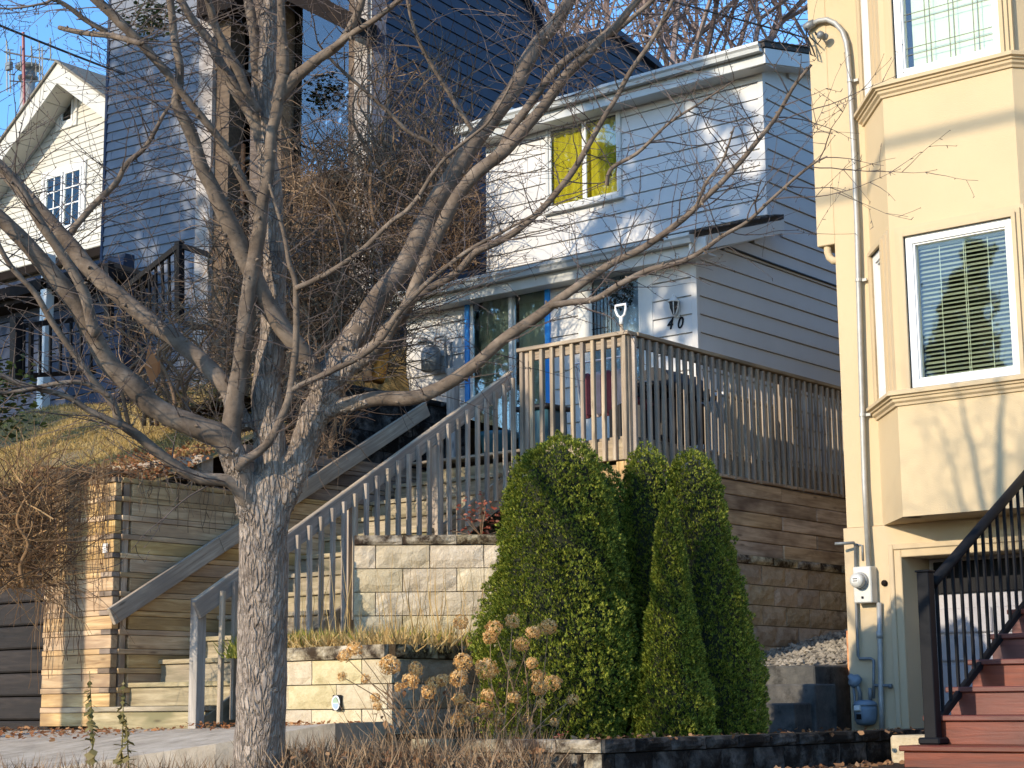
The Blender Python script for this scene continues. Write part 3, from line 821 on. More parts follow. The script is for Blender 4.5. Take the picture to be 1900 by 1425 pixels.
# eave
ev = MB()
ev.box(-7.70, 2.0, 13.0, 24, 6.64, 6.68)
obj('soffit', ev, M['dark_brown'], h)
obj('gutter', extrude_profile([(-7.68,24,6.80),(-7.68,13.03,6.80),(2.0,13.03,6.80)], [(0,0),(0,-.14),(.09,-.14),(.11,0)]), M['dark_brown'], h)
rb = MB().hexa([(-7.72,12.95,6.79),(2,12.95,6.79),(2,24,8.8),(-7.72,24,8.8)], [(-7.72,12.95,6.84),(2,12.95,6.84),(2,24,8.86),(-7.72,24,8.86)])
obj('roof', rb, M['shingle'], h)
# drain elbow under the overhang
q = V(-7.45, YM+.05, 3.99)
obj('drain_elbow', MB().tube([q+V(0,0,.05), q+V(0,0,-.05), q+V(.015,0,-.10), q+V(.05,0,-.135), q+V(.12,.0,-.145)], .035, 10), M['stucco_trim'], h, True)
q = aY(1642,1082,YM-.02)
obj('round_vent', MB().lathe([(.026,0),(.026,.02),(.018,.03),(.006,.032)], q, 12, V(0,-1,0)), M['dark_brown'], h, True)

# electric service mast
WY = YM-.055
def W(px_, py_, dy=0.0): return aY(px_, py_, WY+dy)
mast = thing('conduit_mast', 'grey metal conduit pipe climbing the cream wall to a curved weatherhead', 'conduit', tuple(W(1612,1050)))
mp = [W(1612,1050,-.02), W(1604,900), W(1596,640,.0), W(1590,420), W(1585,300), W(1577,150), W(1573,100)]
arc = [W(1570,78), W(1563,58), W(1550,43), W(1535,36), W(1520,38), W(1505,45)]
obj('pipe', MB().tube(mp+arc, .023, 10), M['galv'], mast, True)
for (x_, y_) in ((1580,112),(1596,560),(1601,760),(1606,880)):
    pass
for (x_, y_) in ((1577.5,150),(1593,520),(1600,770)):
    p0 = W(x_, y_, 0)
    obj('strap', MB().lathe([(.029,-.012),(.029,.012)], p0, 10).box(p0.x, p0.x+.07, p0.y+.01, p0.y+.03, p0.z-.012, p0.z+.012), M['galv'], mast)
hd = W(1502,47)
obj('weatherhead', MB().lathe([(.012,-.06),(.035,-.05),(.042,0),(.034,.05),(.02,.06)], hd, 10, V(-.8,-.2,-.3)), M['grey_paint'], mast, True)
ins = thing('wire_insulator', 'small dark insulator knob on the cream wall by the weatherhead', 'insulator', tuple(W(1525,66,-.05)))
q = W(1525,66,-.06)
obj('knob', MB().lathe([(.012,-.06),(.03,-.05),(.034,-.03),(.022,-.015),(.036,0),(.038,.03),(.02,.045)], q, 12, V(-.5,-1,.2)), M['grey_paint'], ins, True)
wire = MB()
wire.tube([hd+V(-.02,-.03,-.03), hd+V(.0,-.06,-.12), hd+V(.05,-.05,-.25), hd+V(.07,-.04,-.33), hd+V(.03,-.05,-.30), hd+V(.01,-.06,-.15), hd+V(-.1,-.15,-.10)], .008, 5)
wire.tube([hd+V(-.02,-.03,-.03), hd+V(.03,-.04,-.14), hd+V(.10,-.05,-.22), hd+V(.13,-.03,-.17), hd+V(.08,-.05,-.10), q+V(-.03,-.05,0)], .007, 5)
far = hd+V(-7.5, -14, 3.0)
pts = [(hd+V(-.1,-.15,-.10)).lerp(far, t)+V(0,0,-1.6*t*(1-t)) for t in [i/16 for i in range(17)]]
wire.tube(pts, .009, 5)
tag(obj('service_wire', wire, M['black_plastic']), 'black looped service wire hanging from the weatherhead', 'wire')

mt = thing('electric_meter', 'round glass electric meter on a light grey box below the conduit', 'electric meter', tuple(W(1612,1085)))
mc = W(1608,1085, .0)
obj('meter_box', MB().cbox(mc.x-.085, mc.x+.085, YM-.135, YM-.021, mc.z-.155, mc.z+.15, .008), M['meter_grey'], mt)
dc = V(mc.x-.01, YM-.136, mc.z+.03)
obj('meter_ring', MB().lathe([(.072,0),(.072,.02),(.066,.03)], dc, 20, V(0,-1,0)), M['galv'], mt, True)
obj('meter_dome', MB().lathe([(.062,.028),(.062,.075),(.056,.09),(.03,.096),(.002,.097)], dc, 20, V(0,-1,0)), M['meter_grey'], mt, True)
obj('meter_plate', MB().box(dc.x-.03, dc.x+.03, dc.y-.1005, dc.y-.098, dc.z-.018, dc.z+.022), M['vinyl'], mt)
for k in range(2): obj('dial_mark', MB().box(dc.x-.022, dc.x+.022, dc.y-.1025, dc.y-.101, dc.z-.010+k*.018, dc.z-.002+k*.018), M['black_iron'], mt)
obj('seal_latch', MB().cbox(mc.x-.01, mc.x+.01, YM-.145, YM-.136, mc.z-.12, mc.z-.10), M['black_iron'], mt)
lowp = thing('conduit_pipe', 'pale vertical pipe running from the meter box down to the ground', 'pipe', tuple(W(1634,1120)))
obj('pipe', MB().tube([W(1631,1118), W(1633,1200), W(1635,1300), W(1637,1362)], .022, 10), M['galv'], lowp, True)
q = W(1632,1178); obj('coupling', MB().lathe([(.028,-.03),(.028,.03)], q, 10), M['galv'], lowp, True)
gp_ = thing('gas_pipe', 'thin dark gas pipe bending down the cream wall beside the electric meter', 'pipe', tuple(W(1588,1010)))
obj('pipe', MB().tube([W(1549,1009,-.12), W(1570,1008,-.08), W(1584,1007,-.03), W(1587,1012), W(1588,1100), W(1590,1160), W(1592,1216), W(1595,1222), W(1616,1222), W(1621,1225), W(1621,1262), W(1621,1296)], .013, 8), M['grey_paint'], gp_, True)
obj('branch_pipe', MB().tube([W(1622,1272), W(1640,1272), W(1653,1272,-.02)], .013, 8).lathe([(.02,-.012),(.02,.012)], W(1652,1273,-.02), 8, V(1,0,0)), M['grey_paint'], gp_, True)
obj('hook_pipe', MB().tube([W(1588,1010,.02), W(1600,1012,.03), W(1601,1040,.03)], .010, 6), M['grey_paint'], gp_, True)
gm = thing('gas_meter', 'blue grey gas meter with a round regulator at the foot of the cream wall', 'gas meter', tuple(W(1607,1340)))
gc = W(1606,1322,-.05)
body = MB().lathe([(.045,-.105),(.075,-.095),(.092,-.06),(.096,.02),(.092,.055)], gc, 18)
obj('meter_body', body, M['gas_blue'], gm, True)
obj('meter_top', MB().lathe([(.098,.056),(.098,.068),(.088,.085),(.06,.10),(.02,.104)], gc, 18), M['gas_blue'], gm, True)
obj('index_box', MB().cbox(gc.x-.05, gc.x+.01, gc.y-.11, gc.y-.075, gc.z+.01, gc.z+.06), M['meter_grey'], gm)
obj('index_window', MB().box(gc.x-.042, gc.x+.002, gc.y-.114, gc.y-.111, gc.z+.022, gc.z+.05), M['vinyl'], gm)
obj('name_plate', MB().box(gc.x-.03, gc.x+.012, gc.y-.108, gc.y-.1, gc.z-.055, gc.z-.012), M['dark_brown'], gm)
rc = W(1585,1262,-.05)
obj('regulator', MB().lathe([(.02,-.05),(.058,-.035),(.06,-.01),(.058,.012),(.03,.035),(.02,.06)], rc, 14, V(-.4,-.6,.7)), M['gas_blue'], gm, True)
obj('inlet_pipe', MB().tube([gc+V(-.045,0,.10), gc+V(-.045,0,.16), rc+V(.02,0,-.02), rc], .018, 8).tube([gc+V(.05,0,.10), gc+V(.05,.0,.2)], .016, 8).tube([rc+V(-.01,0,-.04), rc+V(0,0,-.22), rc+V(.01,0,-.34)], .012, 8), M['grey_paint'], gm, True)

# ------------------------------------------------------------------ blocks
_blk = {}
def block_mesh(L, h_, d, m, var, amp=.016):
    key = (round(L,3), round(h_,3), d, m.name, var)
    if key in _blk: return _blk[key]
    b = MB(); nx_, nz_ = max(3, int(L/.09)), 3
    R = random.Random(hash((round(L*100), var)) & 0xffff)
    g_ = .0035
    # front grid bulging outward (local -Y), back at y=d
    for j in range(nz_+1):
        for i in range(nx_+1):
            ed = (i in (0, nx_)) or (j in (0, nz_))
            y = 0.004 if ed else -R.uniform(.2, 1)*amp
            x = g_+(L-2*g_)*i/nx_; z = g_+(h_-2*g_)*j/nz_
            if not ed: x += R.uniform(-.2,.2)*L/nx_; z += R.uniform(-.2,.2)*h_/nz_
            elif (i in (0, nx_)) != (j in (0, nz_)): y += R.uniform(0,.006)
            b.v.append((x, y, z))
    W_ = nx_+1
    for j in range(nz_):
        for i in range(nx_):
            q = j*W_+i; b.f.append((q, q+1, q+W_+1, q+W_))
    B = len(b.v)
    b.v += [(g_,d,g_),(L-g_,d,g_),(L-g_,d,h_-g_),(g_,d,h_-g_)]
    bot = [i for i in range(W_)]; top = [nz_*W_+i for i in range(W_)]
    b.f.append(tuple(bot[::-1]+[B, B+1])); b.f.append(tuple(top+[B+2, B+3]))
    lef = [j*W_ for j in range(nz_+1)]; rig = [j*W_+nx_ for j in range(nz_+1)]
    b.f.append(tuple(lef+[B+3, B])); b.f.append(tuple(rig[::-1]+[B+1, B+2]))
    b.f.append((B+1, B, B+3, B+2))
    _blk[key] = mesh('block', b.v, b.f, m)
    return _blk[key]
def block_wall(parent, p0, p1, z1, rows, L, m, mcap=None, hcap=.09, hrow=.2, d=.2, off=0.0, capout=.02, name='block'):
    """rows below the cap, whose top is z1. Outward is to the right of p0->p1"""
    p0, p1 = Vector(p0), Vector(p1); u = (p1-p0); u.z = 0; T = u.length; u.normalize()
    n = V(u.y, -u.x, 0)
    z = z1
    for r in range(rows+(1 if mcap else 0)):
        cap_ = mcap is not None and r == 0
        hh = hcap if cap_ else hrow
        z -= hh
        s = -((r*0.5+off) % 1.0)*L
        while s < T-.02:
            a, b = max(s, 0), min(s+L, T)
            if b-a > .05:
                o = (capout if cap_ else 0)+random.uniform(-.003,.004)
                P = p0+u*a+n*o; P.z = z
                inst('cap_block' if cap_ else name, block_mesh(b-a, hh, d, mcap if cap_ else m, random.randint(0,3)), frame(P, P+u) @ Matrix.Rotation(random.uniform(-.004,.004), 4, 'Z'), parent)
            s += L
    return z
tw0, tw1, tw2 = V(-10.44,10.73,0), V(-9.13,11.85,0), V(-9.13,17.6,0)
bw = thing('block_wall', 'tall retaining wall of buff split face blocks beside the wooden stairs', 'block wall', (-9.9,11.2,.3))
block_wall(bw, tw0, tw1, 1.425, 6, .455, M['block'], M['block_cap'], .085, .197, .2, .1)
bw2 = thing('block_wall', 'shaded grey brown block wall under the deck behind the dark cedars', 'block wall', (-9.13,14.5,.3))
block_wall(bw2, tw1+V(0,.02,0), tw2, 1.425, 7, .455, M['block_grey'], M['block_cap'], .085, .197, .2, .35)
pw = thing('planter_wall', 'low planter of smooth buff blocks at the foot of the stairs', 'planter', (-9.5,9.18,-.15))
block_wall(pw, V(-9.95,9.18,0), V(-8.56,9.18,0), .435, 3, .50, M['block'], M['block_cap'], .10, .175, .2, .3, .03)
block_wall(pw, V(-8.56,9.19,0), V(-8.56,11.4,0), .435, 3, .50, M['block_grey'], M['block_cap'], .10, .175, .2, .1, .03)  # side away from the sun gets the darker block colour
obj('planter_soil', MB().extr([V(-10.0,9.36,.34), V(-8.75,9.36,.36), V(-8.75,12.0,.42), V(-9.4,11.75,.42), V(-10.45,10.8,.42)], (0,0,.04)), M['soil'], pw)
obj('upper_soil', MB().extr([V(-10.35,11.0,1.34), V(-9.28,11.9,1.34), V(-9.28,13.0,1.34), V(-10.35,13.0,1.34)], (0,0,.05)), M['soil'], bw)
# little oval warning sticker on the planter
q = aY(628,1304,9.165)
sg = thing('sign_plate', 'small square sign with a pale oval badge on the planter front', 'sign', (q.x, 9.17, q.z))
obj('plate', MB().cbox(q.x-.042, q.x+.042, 9.145, 9.16, q.z-.055, q.z+.055, .003), M['black_iron'], sg)
b = MB(); pl = [(q.x-.004+.04*math.cos(2*math.pi*k/24), 9.1435, q.z+.052*math.sin(2*math.pi*k/24)) for k in range(24)]
b.extr(pl, (0,-.003,0)); obj('badge', b, M['vinyl'], sg)
b = MB(); pl = [(q.x-.004+.030*math.cos(2*math.pi*k/24), 9.1395, q.z+.040*math.sin(2*math.pi*k/24)) for k in range(13)]
b.extr(pl, (0,-.002,0)); M['badge_green'] = m_plain('pale green print', lin(150,172,150), .6, 0, 0, .1); obj('badge_print', b, M['badge_green'], sg)
b = MB(); pl = [(q.x-.004+.030*math.cos(2*math.pi*k/24), 9.1395, q.z-.004+.040*math.sin(2*math.pi*k/24)) for k in range(12,25)]
b.extr(pl, (0,-.002,0)); M['badge_blue'] = m_plain('pale blue print', lin(150,168,190), .6, 0, 0, .1); obj('badge_print', b, M['badge_blue'], sg)

# low dark wall at the bottom right
lw = thing('low_wall', 'low block wall with its shaded side coloured dark along the driveway in front of the cedars', 'low wall', (-5.8,9.5,-.5))
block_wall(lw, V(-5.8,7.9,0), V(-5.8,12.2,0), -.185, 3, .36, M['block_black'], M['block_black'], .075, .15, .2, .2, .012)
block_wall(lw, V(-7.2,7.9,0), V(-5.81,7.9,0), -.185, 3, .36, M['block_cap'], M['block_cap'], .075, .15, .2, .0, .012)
bs = MB()
for x, y in ((-7.2,8.0),(-5.9,8.0),(-5.9,13.58),(-9.1,13.58),(-9.1,11.9),(-8.6,11.5),(-8.5,9.2),(-8.0,8.6)): bs.v.append((x,y,-.235))
bs.v = [(x,y,z+.03*noise.noise((x*2,y*2,0))) for x,y,z in bs.v]
bs.f.append(tuple(range(len(bs.v)))); nb_ = len(bs.v)
bs.v += [(x,y,z-.3) for x,y,z in bs.v]
for k in range(nb_): bs.f.append((k,(k+1)%nb_,nb_+(k+1)%nb_,nb_+k))
tag(obj('planting_bed', bs, M['soil'], None), 'dark planting bed behind the low wall', None, None, 'structure')
tag(obj('stone_block', MB().cbox(-5.72,-5.38,11.05,11.5,-.50,-.22,.015), M['block'], None), 'single pale block at the driveway edge by the red steps', 'block')
# concrete steps beside the cream house
cs = thing('concrete_steps', 'concrete steps coloured dark for shade against the cream house wall', 'steps', (-7.7,13.3,-.3))
for (x0,x1,y0,y1,z1,m_) in ((-8.6,-7.62,13.42,14.2,.315,'concrete_dark'),(-8.6,-7.42,13.06,13.419,.155,'concrete_dark'),(-8.6,-7.45,12.76,13.059,.0,'concrete_dark')):
    obj('step', MB().cbox(x0, x1, y0, y1, -.45, z1, .012), M[m_], cs)
tag(obj('board', MB().cbox(-7.62,-7.585,14.0,16.8,.2,.62,.003), M['log'], None), 'upright plywood board holding the gravel beside the cream house', 'board')
# gravel slope
gr = MB(); R = random.Random(11)
for k in range(2600):
    x = R.uniform(-9.12,-7.62); y = R.uniform(14.0,17.2)
    z = .33+(y-14.0)*.155+(-7.6-x)*-.02+R.uniform(-.01,.03)
    s_ = R.uniform(.016,.042); c = V(x,y,z)
    a = [V(R.uniform(.6,1.2)*dx, R.uniform(.6,1.2)*dy, R.uniform(.5,1)*dz)*s_ for dx,dy,dz in ((1,0,0),(0,1,0),(-1,0,0),(0,-1,0),(0,0,1))]
    i = len(gr.v); gr.v += [tuple(c+q_) for q_ in a]
    gr.f += [(i,i+1,i+4),(i+1,i+2,i+4),(i+2,i+3,i+4),(i+3,i,i+4)]
gr.box(-9.13,-7.6,14.21,17.6,-.4,.32); 
i = len(gr.v); gr.v += [(-9.13,14.0,.32),(-7.6,14.0,.32),(-7.6,17.6,.87),(-9.13,17.6,.87)]; gr.f.append((i,i+1,i+2,i+3))
M['gravel'] = m_leaf('grey gravel', lin(112,106,96), lin(148,140,126), lin(178,168,152), 0.0, .9)
tag(obj('gravel', gr, M['gravel'], None), 'pale gravel slope between the block wall and the cream house', None, None, 'stuff')

# ------------------------------------------------------------------ red steps with black railing
SX0 = -5.3
rs = thing('front_steps', 'red brown stained wooden steps rising toward the cream house', 'steps', (-4.4,10.6,-.45))
for k in range(8):
    y = 10.42+k*.352; z = -.27+k*.183
    obj('tread', MB().cbox(SX0-.02, -3.2, y-.03, y+.36, z-.036, z, .006), M['red_wood'], rs)
    obj('riser', MB().cbox(SX0, -3.2, y, y+.03, z-.184-(.2 if k == 0 else 0), z-.037, .003), M['red_wood'], rs)
    obj('side_board', MB().cbox(SX0+.002, SX0+.04, y+.031, y+.352, -.8, z-.038, .003), M['red_wood'], rs)
rl = thing('stair_railing', 'black metal railing with slim balusters on the red wooden steps', 'railing', (SX0+.06,10.7,-.25))
RXx = SX0+.07
zr = lambda y: .80+(y-10.87)*.535
zl = lambda y: -.09+(y-10.85)*.545
obj('post', MB().cbox(RXx-.042, RXx+.042, 10.66, 10.744, -.268, .83, .005).cbox(RXx-.05, RXx+.05, 10.652, 10.752, .831, .845, .004), M['black_iron'], rl)
obj('base_plate', MB().cbox(RXx-.075, RXx+.075, 10.63, 10.78, -.269, -.225, .01), M['black_iron'], rl)
obj('handrail', MB().tube([V(RXx-.0,10.80,zr(10.80)), V(RXx,13.4,zr(13.4))], .036, 12), M['black_iron'], rl, True)
beam('lower_rail', V(RXx,10.74,zl(10.74)), V(RXx,13.4,zl(13.4)), .035, .05, M['black_iron'], rl)
k = 0; y = 10.86
while y < 13.4:
    beam('baluster', V(RXx,y,zl(y)), V(RXx,y,zr(y)), .022, .022, M['black_iron'], rl, V(0,1,0)); y += .127
# ------------------------------------------------------------------ deck
DX0, DX1, DY, DZ = -10.50, -9.23, 13.07, 2.42
dk = thing('deck', 'weathered wooden deck in front of the grey house with railing of upright balusters', 'deck', (-10,13.1,1.4))
yb = DY+.02; 
while yb < 15.70:
    x1 = DX1-.02
    beam('deck_board', V(-12.0,yb+.07,DZ-.014), V(x1,yb+.07,DZ-.014), .136, .028, M['deck_wood'], dk); yb += .142
while yb < 19.0:
    beam('deck_board', V(XR+.02,yb+.07,DZ-.014), V(DX1-.02,yb+.07,DZ-.014), .136, .028, M['deck_wood'], dk); yb += .142
beam('rim_joist', V(DX0,DY+.02,DZ-.125), V(DX1,DY+.02,DZ-.125), .038, .19, M['deck_wood'], dk)
beam('rim_joist', V(DX1-.02,DY+.04,DZ-.125), V(DX1-.02,19.0,DZ-.125), .038, .19, M['deck_wood'], dk)
TOP = 3.385
def lean(a): return random.uniform(-a, a)
# posts
for (x, y) in ((DX1-.045, DY+.045), (DX0+.045, DY+.045)):
    beam('post', V(x,y,2.2 if x > -10 else 1.4), V(x,y,TOP-.035), .092, .092, M['deck_wood'], dk, V(0,1,0), .006)
beam('post', V(DX1-.06,15.9,2.25), V(DX1-.06,15.9,TOP-.04), .09, .09, M['rail_wood'], dk, V(0,1,0))
beam('post', V(DX1-.06,18.3,2.25), V(DX1-.06,18.3,TOP-.04), .09, .09, M['rail_wood'], dk, V(0,1,0))
# cap rails and face rails
beam('cap_rail', V(DX0-.02,DY+.02,TOP-.018), V(DX1+.03,DY+.02,TOP-.018), .14, .036, M['deck_wood'], dk)
beam('cap_rail', V(DX1-.02,DY+.095,TOP-.019), V(DX1-.02,18.9,TOP-.019), .14, .036, M['deck_wood'], dk)
beam('face_rail', V(DX0+.09,DY+.022,TOP-.085), V(DX1-.09,DY+.022,TOP-.085), .036, .09, M['deck_wood'], dk)
beam('face_rail', V(DX1-.022,DY+.09,TOP-.085), V(DX1-.022,18.9,TOP-.085), .036, .09, M['rail_wood'], dk)
n_ = 10
for k in range(n_+1):
    x = DX0+.03+(DX1-DX0-.06)*k/n_
    beam('baluster', V(x+lean(.004),DY-.02,2.20+lean(.01)), V(x+lean(.004),DY-.018,TOP-.04), .038, .038, M['deck_wood'], dk, V(0,1,0))
y = DY+.06; k = 0
while y < 18.8:
    beam('baluster', V(DX1+.02,y+lean(.006),2.17+lean(.012)), V(DX1+.021+lean(.003),y+lean(.006),TOP-.045-abs(lean(.006))), .038, .038, M['rail_wood'], dk, V(0,1,0)); y += .1195
# timber wall under the deck edge
tw = thing('timber_wall', 'stained timber retaining wall under the deck on top of the grey blocks', 'timber wall', (-9.2,14.5,1.45))
z = 1.43
for k in range(5):
    y = 13.1-.0
    hh = .146
    L_ = [(13.05,14.6),(14.61,16.4),(16.41,18.5)] if k % 2 else [(13.05,13.9),(13.91,15.7),(15.71,18.5)]
    for a, b in L_:
        beam('timber', V(-9.29+lean(.006),a,z+hh/2), V(-9.29+lean(.006),b,z+hh/2), .14, hh-.006, M['timber_stained'], tw, c=.007)
    beam('timber', V(-10.4,13.12+lean(.005),z+hh/2), V(-9.365,13.12+lean(.005),z+hh/2), .12, hh-.006, M['timber'], tw, c=.007)
    z += hh
beam('ledge', V(-9.23,13.05,2.185), V(-9.23,18.5,2.185), .075, .03, M['timber_stained'], tw)
beam('corner_post', V(-9.265,13.03,1.43), V(-9.265,13.03,2.17), .115, .115, M['timber'], tw, V(0,1,0))

# ------------------------------------------------------------------ wooden stairs
WX = -12.0
RUN, RISE, Y0S, Z0S = .324, .196, 9.30, .02
st = thing('wooden_stairs', 'steep flight of greenish wooden stairs climbing to the deck', 'stairs', (-11.2,9.3,-.17))
for k in range(13):
    y = Y0S+k*RUN; z = Z0S+k*RISE
    x0 = WX-.12 if k == 0 else WX+.012
    if k < 12:
        beam('tread', V(x0,y+.065,z-.019), V(-10.63,y+.065,z-.019), .135, .038, M['tread_wood'], st)
        beam('tread', V(x0,y+.207,z-.019), V(-10.63,y+.207,z-.019), .14, .038, M['tread_wood'], st)
    beam('riser', V(x0 if k else WX-.1,y+.04,z-.039-.078), V(-10.66,y+.04,z-.039-.078), .025, .152, M['tread_wood'], st)
sdir = V(0,RUN,RISE).normalized()
beam('stringer', V(-10.645,Y0S-.02,Z0S-.23), V(-10.645,Y0S-.02,Z0S-.23)+sdir*4.75, .04, .24, M['tread_wood'], st)
sr = thing('stair_railing', 'grey weathered sloping wooden handrail with upright balusters on the right of the stairs', 'railing', (-10.57,9.2,-.15))
RX_ = -10.57
rz = lambda y: .84+.602*(y-9.17)
rd = V(0,1,.602).normalized()
def rpt(y, dz=0, x=RX_): return V(x,y,rz(y)+dz)
beam('handrail', rpt(9.13,-.07), rpt(13.02,-.07), .036, .145, M['rail_wood'], sr)
beam('handrail_cap', rpt(9.12,.010,RX_-.012), rpt(13.02,.010,RX_-.012), .05, .018, M['deck_wood'], sr)
beam('post', V(RX_-.065,9.21,-.19), V(RX_-.065,9.21,rz(9.21)-.02), .09, .09, M['post_pale'], sr, V(0,1,0))
beam('post', V(RX_-.065,10.86,.2), V(RX_-.065,10.86,rz(10.86)-.03), .09, .09, M['rail_wood'], sr, V(0,1,0))
beam('post', V(RX_-.065,12.0,.9), V(RX_-.065,12.0,rz(12.0)-.03), .09, .09, M['rail_wood'], sr, V(0,1,0))
y = 9.36; k = 0
while y < 13.0:
    b0 = rz(y)-1.10-abs(lean(.05))
    if y < 10.2: b0 = max(b0, -.12)
    beam('baluster', V(RX_+.038,y+lean(.008),b0), V(RX_+.038,y+lean(.004),rz(y)-.045+lean(.012)), .038, .038, M['rail_wood'], sr, V(0,1,0)); y += .1345
# handrail on the left wall
lrail = thing('wall_handrail', 'long grey plank handrail sloping up the timber side wall', 'handrail', (-11.93,9.38,.7))
l0, l1 = V(-11.92,9.38,.755), V(-11.92,13.30,2.99)
lm = l0.lerp(l1,.30)
beam('plank', l0, lm, .04, .15, M['rail_wood'], lrail); beam('plank', lm+V(0,.004,.002), l1, .04, .15, M['rail_wood'], lrail)
for t in (.02,.5,.95):
    p_ = l0.lerp(l1,t); beam('bracket', p_+V(-.085,0,0), p_+V(-.02,0,0), .05, .09, M['rail_wood'], lrail)
beam('post', V(-11.93,13.72,2.35), V(-11.93,13.72,3.47), .1, .1, M['post_pale'], lrail, V(0,1,0))
# ------------------------------------------------------------------ timber retaining wall left of the stairs
rw = thing('retaining_wall', 'sunlit timber retaining wall with alternating thick and thin boards left of the stairs', 'retaining wall', (-12.4,9.45,-.17))
z = -.14; k = 0
FX0 = -12.93
while z < 1.93:
    th = .113 if k % 2 == 0 else .047
    a = z+th/2
    if k % 2 == 0:
        cut = random.uniform(.2,.5) if random.random() < .25 else None
        beam('board', V(FX0,9.485+lean(.004),a), V(WX-.001,9.485+lean(.003),a), .07, th-.003, M['timber'], rw, c=.004)
        # side: dark corner stud then the long board
        beam('board', V(WX-.02+lean(.003),9.62,a), V(WX-.02+lean(.003),13.6,a), .07, th-.003, M['timber'], rw, c=.004)
    else:
        s_ = random.uniform(.10,.2)
        beam('strip', V(FX0,9.481+lean(.003),a), V(WX-s_,9.481+lean(.003),a), .076, th-.004, M['timber'], rw, c=.003)
        beam('strip_end', V(WX-s_+.004,9.474,a), V(WX+.006,9.474,a), .08, th-.006, M['timber_grey'], rw, c=.003)
        beam('strip', V(WX-.017+lean(.003),9.516,a), V(WX-.017+lean(.003),13.6,a), .07, th-.004, M['timber'], rw, c=.003)
    z += th; k += 1
beam('corner_stud', V(WX-.045,9.568,-.15), V(WX-.045,9.568,1.92), .10, .06, M['timber_stained'], rw, V(0,1,0))
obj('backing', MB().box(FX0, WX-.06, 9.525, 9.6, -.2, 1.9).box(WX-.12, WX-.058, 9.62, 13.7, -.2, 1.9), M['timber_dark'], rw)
# upper side: more timber, then blocks darkened for shade
z = 1.94; k = 0
while z < 2.34:
    th = .113 if k % 2 == 0 else .047
    beam('board' if k % 2 == 0 else 'strip', V(WX-.02+lean(.004),10.9,z+th/2), V(WX-.02,13.6,z+th/2), .07, th-.005, M['timber_grey'], rw, c=.004); z += th; k += 1
ub = thing('block_wall', 'dark grey block wall above the timber wall behind the big tree', 'block wall', (WX,12.6,2.36))
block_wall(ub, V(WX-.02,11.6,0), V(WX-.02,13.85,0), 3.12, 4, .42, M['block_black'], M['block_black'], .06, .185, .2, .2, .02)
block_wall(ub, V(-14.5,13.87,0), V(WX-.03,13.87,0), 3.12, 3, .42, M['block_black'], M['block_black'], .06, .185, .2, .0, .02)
tb = MB()
for x, y, z_ in ((-14.5,11.7,3.0),(-12.1,11.7,3.06),(-12.1,13.9,3.06),(-12.2,13.95,3.05),(-12.2,15.7,2.95),(-14.5,15.7,3.0)): tb.v.append((x,y,z_))
tb.f.append(tuple(range(len(tb.v))))
tag(obj('terrace', tb, M['soil'], None), 'dark soil terrace beside the grey house', None, None, 'structure')
# darker timber wall, further left
dw = thing('retaining_wall', 'shade darkened stained timber wall in shade at the left edge', 'retaining wall', (-13.8,9.75,-.2))
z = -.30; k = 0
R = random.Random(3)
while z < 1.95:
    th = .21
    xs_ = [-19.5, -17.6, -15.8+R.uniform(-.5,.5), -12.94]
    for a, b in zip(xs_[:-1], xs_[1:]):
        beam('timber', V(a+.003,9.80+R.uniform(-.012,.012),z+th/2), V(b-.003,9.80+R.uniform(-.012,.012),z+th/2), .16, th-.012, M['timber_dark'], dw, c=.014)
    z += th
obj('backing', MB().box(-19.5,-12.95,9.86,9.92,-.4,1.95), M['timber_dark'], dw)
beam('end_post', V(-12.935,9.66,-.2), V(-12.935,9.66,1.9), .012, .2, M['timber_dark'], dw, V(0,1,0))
# pale concrete block edge up on the lawn
ce = thing('stone_edging', 'pale concrete blocks edging the lawn above the timber wall', 'edging', (-12.6,10.8,2.0))
cx0 = aD(225,835,14.0); 
for k in range(4):
    p_ = V(-13.3+k*.30, 10.3+k*.05, 2.02+k*.01)
    inst('block', block_mesh(.29, .20, .16, M['block_grey'], k), frame(p_, p_+V(1,.12,0)), ce)

# ------------------------------------------------------------------ dark slate house
ANG = math.radians(6.0)
hu, hn = V(math.cos(ANG), math.sin(ANG), 0), V(math.sin(ANG), -math.cos(ANG), 0)   # along the front, outward
H0 = V(-16.5, 17.53, 0)                                                            # right front corner
def hp(a, o, z): return H0 + hu*a + hn*o + V(0,0,z)
def hpx(x, y, o=0.0):
    v = ray(x, y); P0 = H0+hn*o
    return v*(P0.dot(hn)/v.dot(hn))
def ha(x, y, o=0.0): return (hpx(x,y,o)-H0).dot(hu)
dh_ = thing('house', 'tall modern house clad in slate blue boards with big blue glass windows', 'house', (-19.5,17.3,4.0))
aL, aP = ha(198,300), ha(368,300)
HB, HT = 2.8, 12.5
b = MB(); Lbox(b, H0, hu, hn, aL, aP, -.2, -.003, HB, HT); obj('wall', b, M['slate_siding'], dh_)
hh = .150
def panel_wall(parent, org, u, a0, a1, z0, z1, h_, m, Lp, seed, name='siding_board', cap=None):
    """staggered narrow boards with visible butt joints"""
    R = random.Random(seed); z = z0; r = 0; cnt = 0
    while z < z1-.02:
        s = a0-R.uniform(0,1)*Lp
        while s < a1-.02:
            a, b_ = max(s,a0), min(s+Lp, a1)
            zb = min(h_, z1-z)
            P = org+u*(a+.003); P.z = z
            inst(name, siding_mesh(round(b_-a-.006,2), zb-.004, m, .022), frame(P, P+u) @ Matrix.Translation((0,R.uniform(-.003,.003),0)), parent)
            s += Lp
        z += h_; r += 1
panel_wall(dh_, H0, hu, aL, aP, 3.6, 12.0, .155, M['slate_siding'], 1.0, 4)
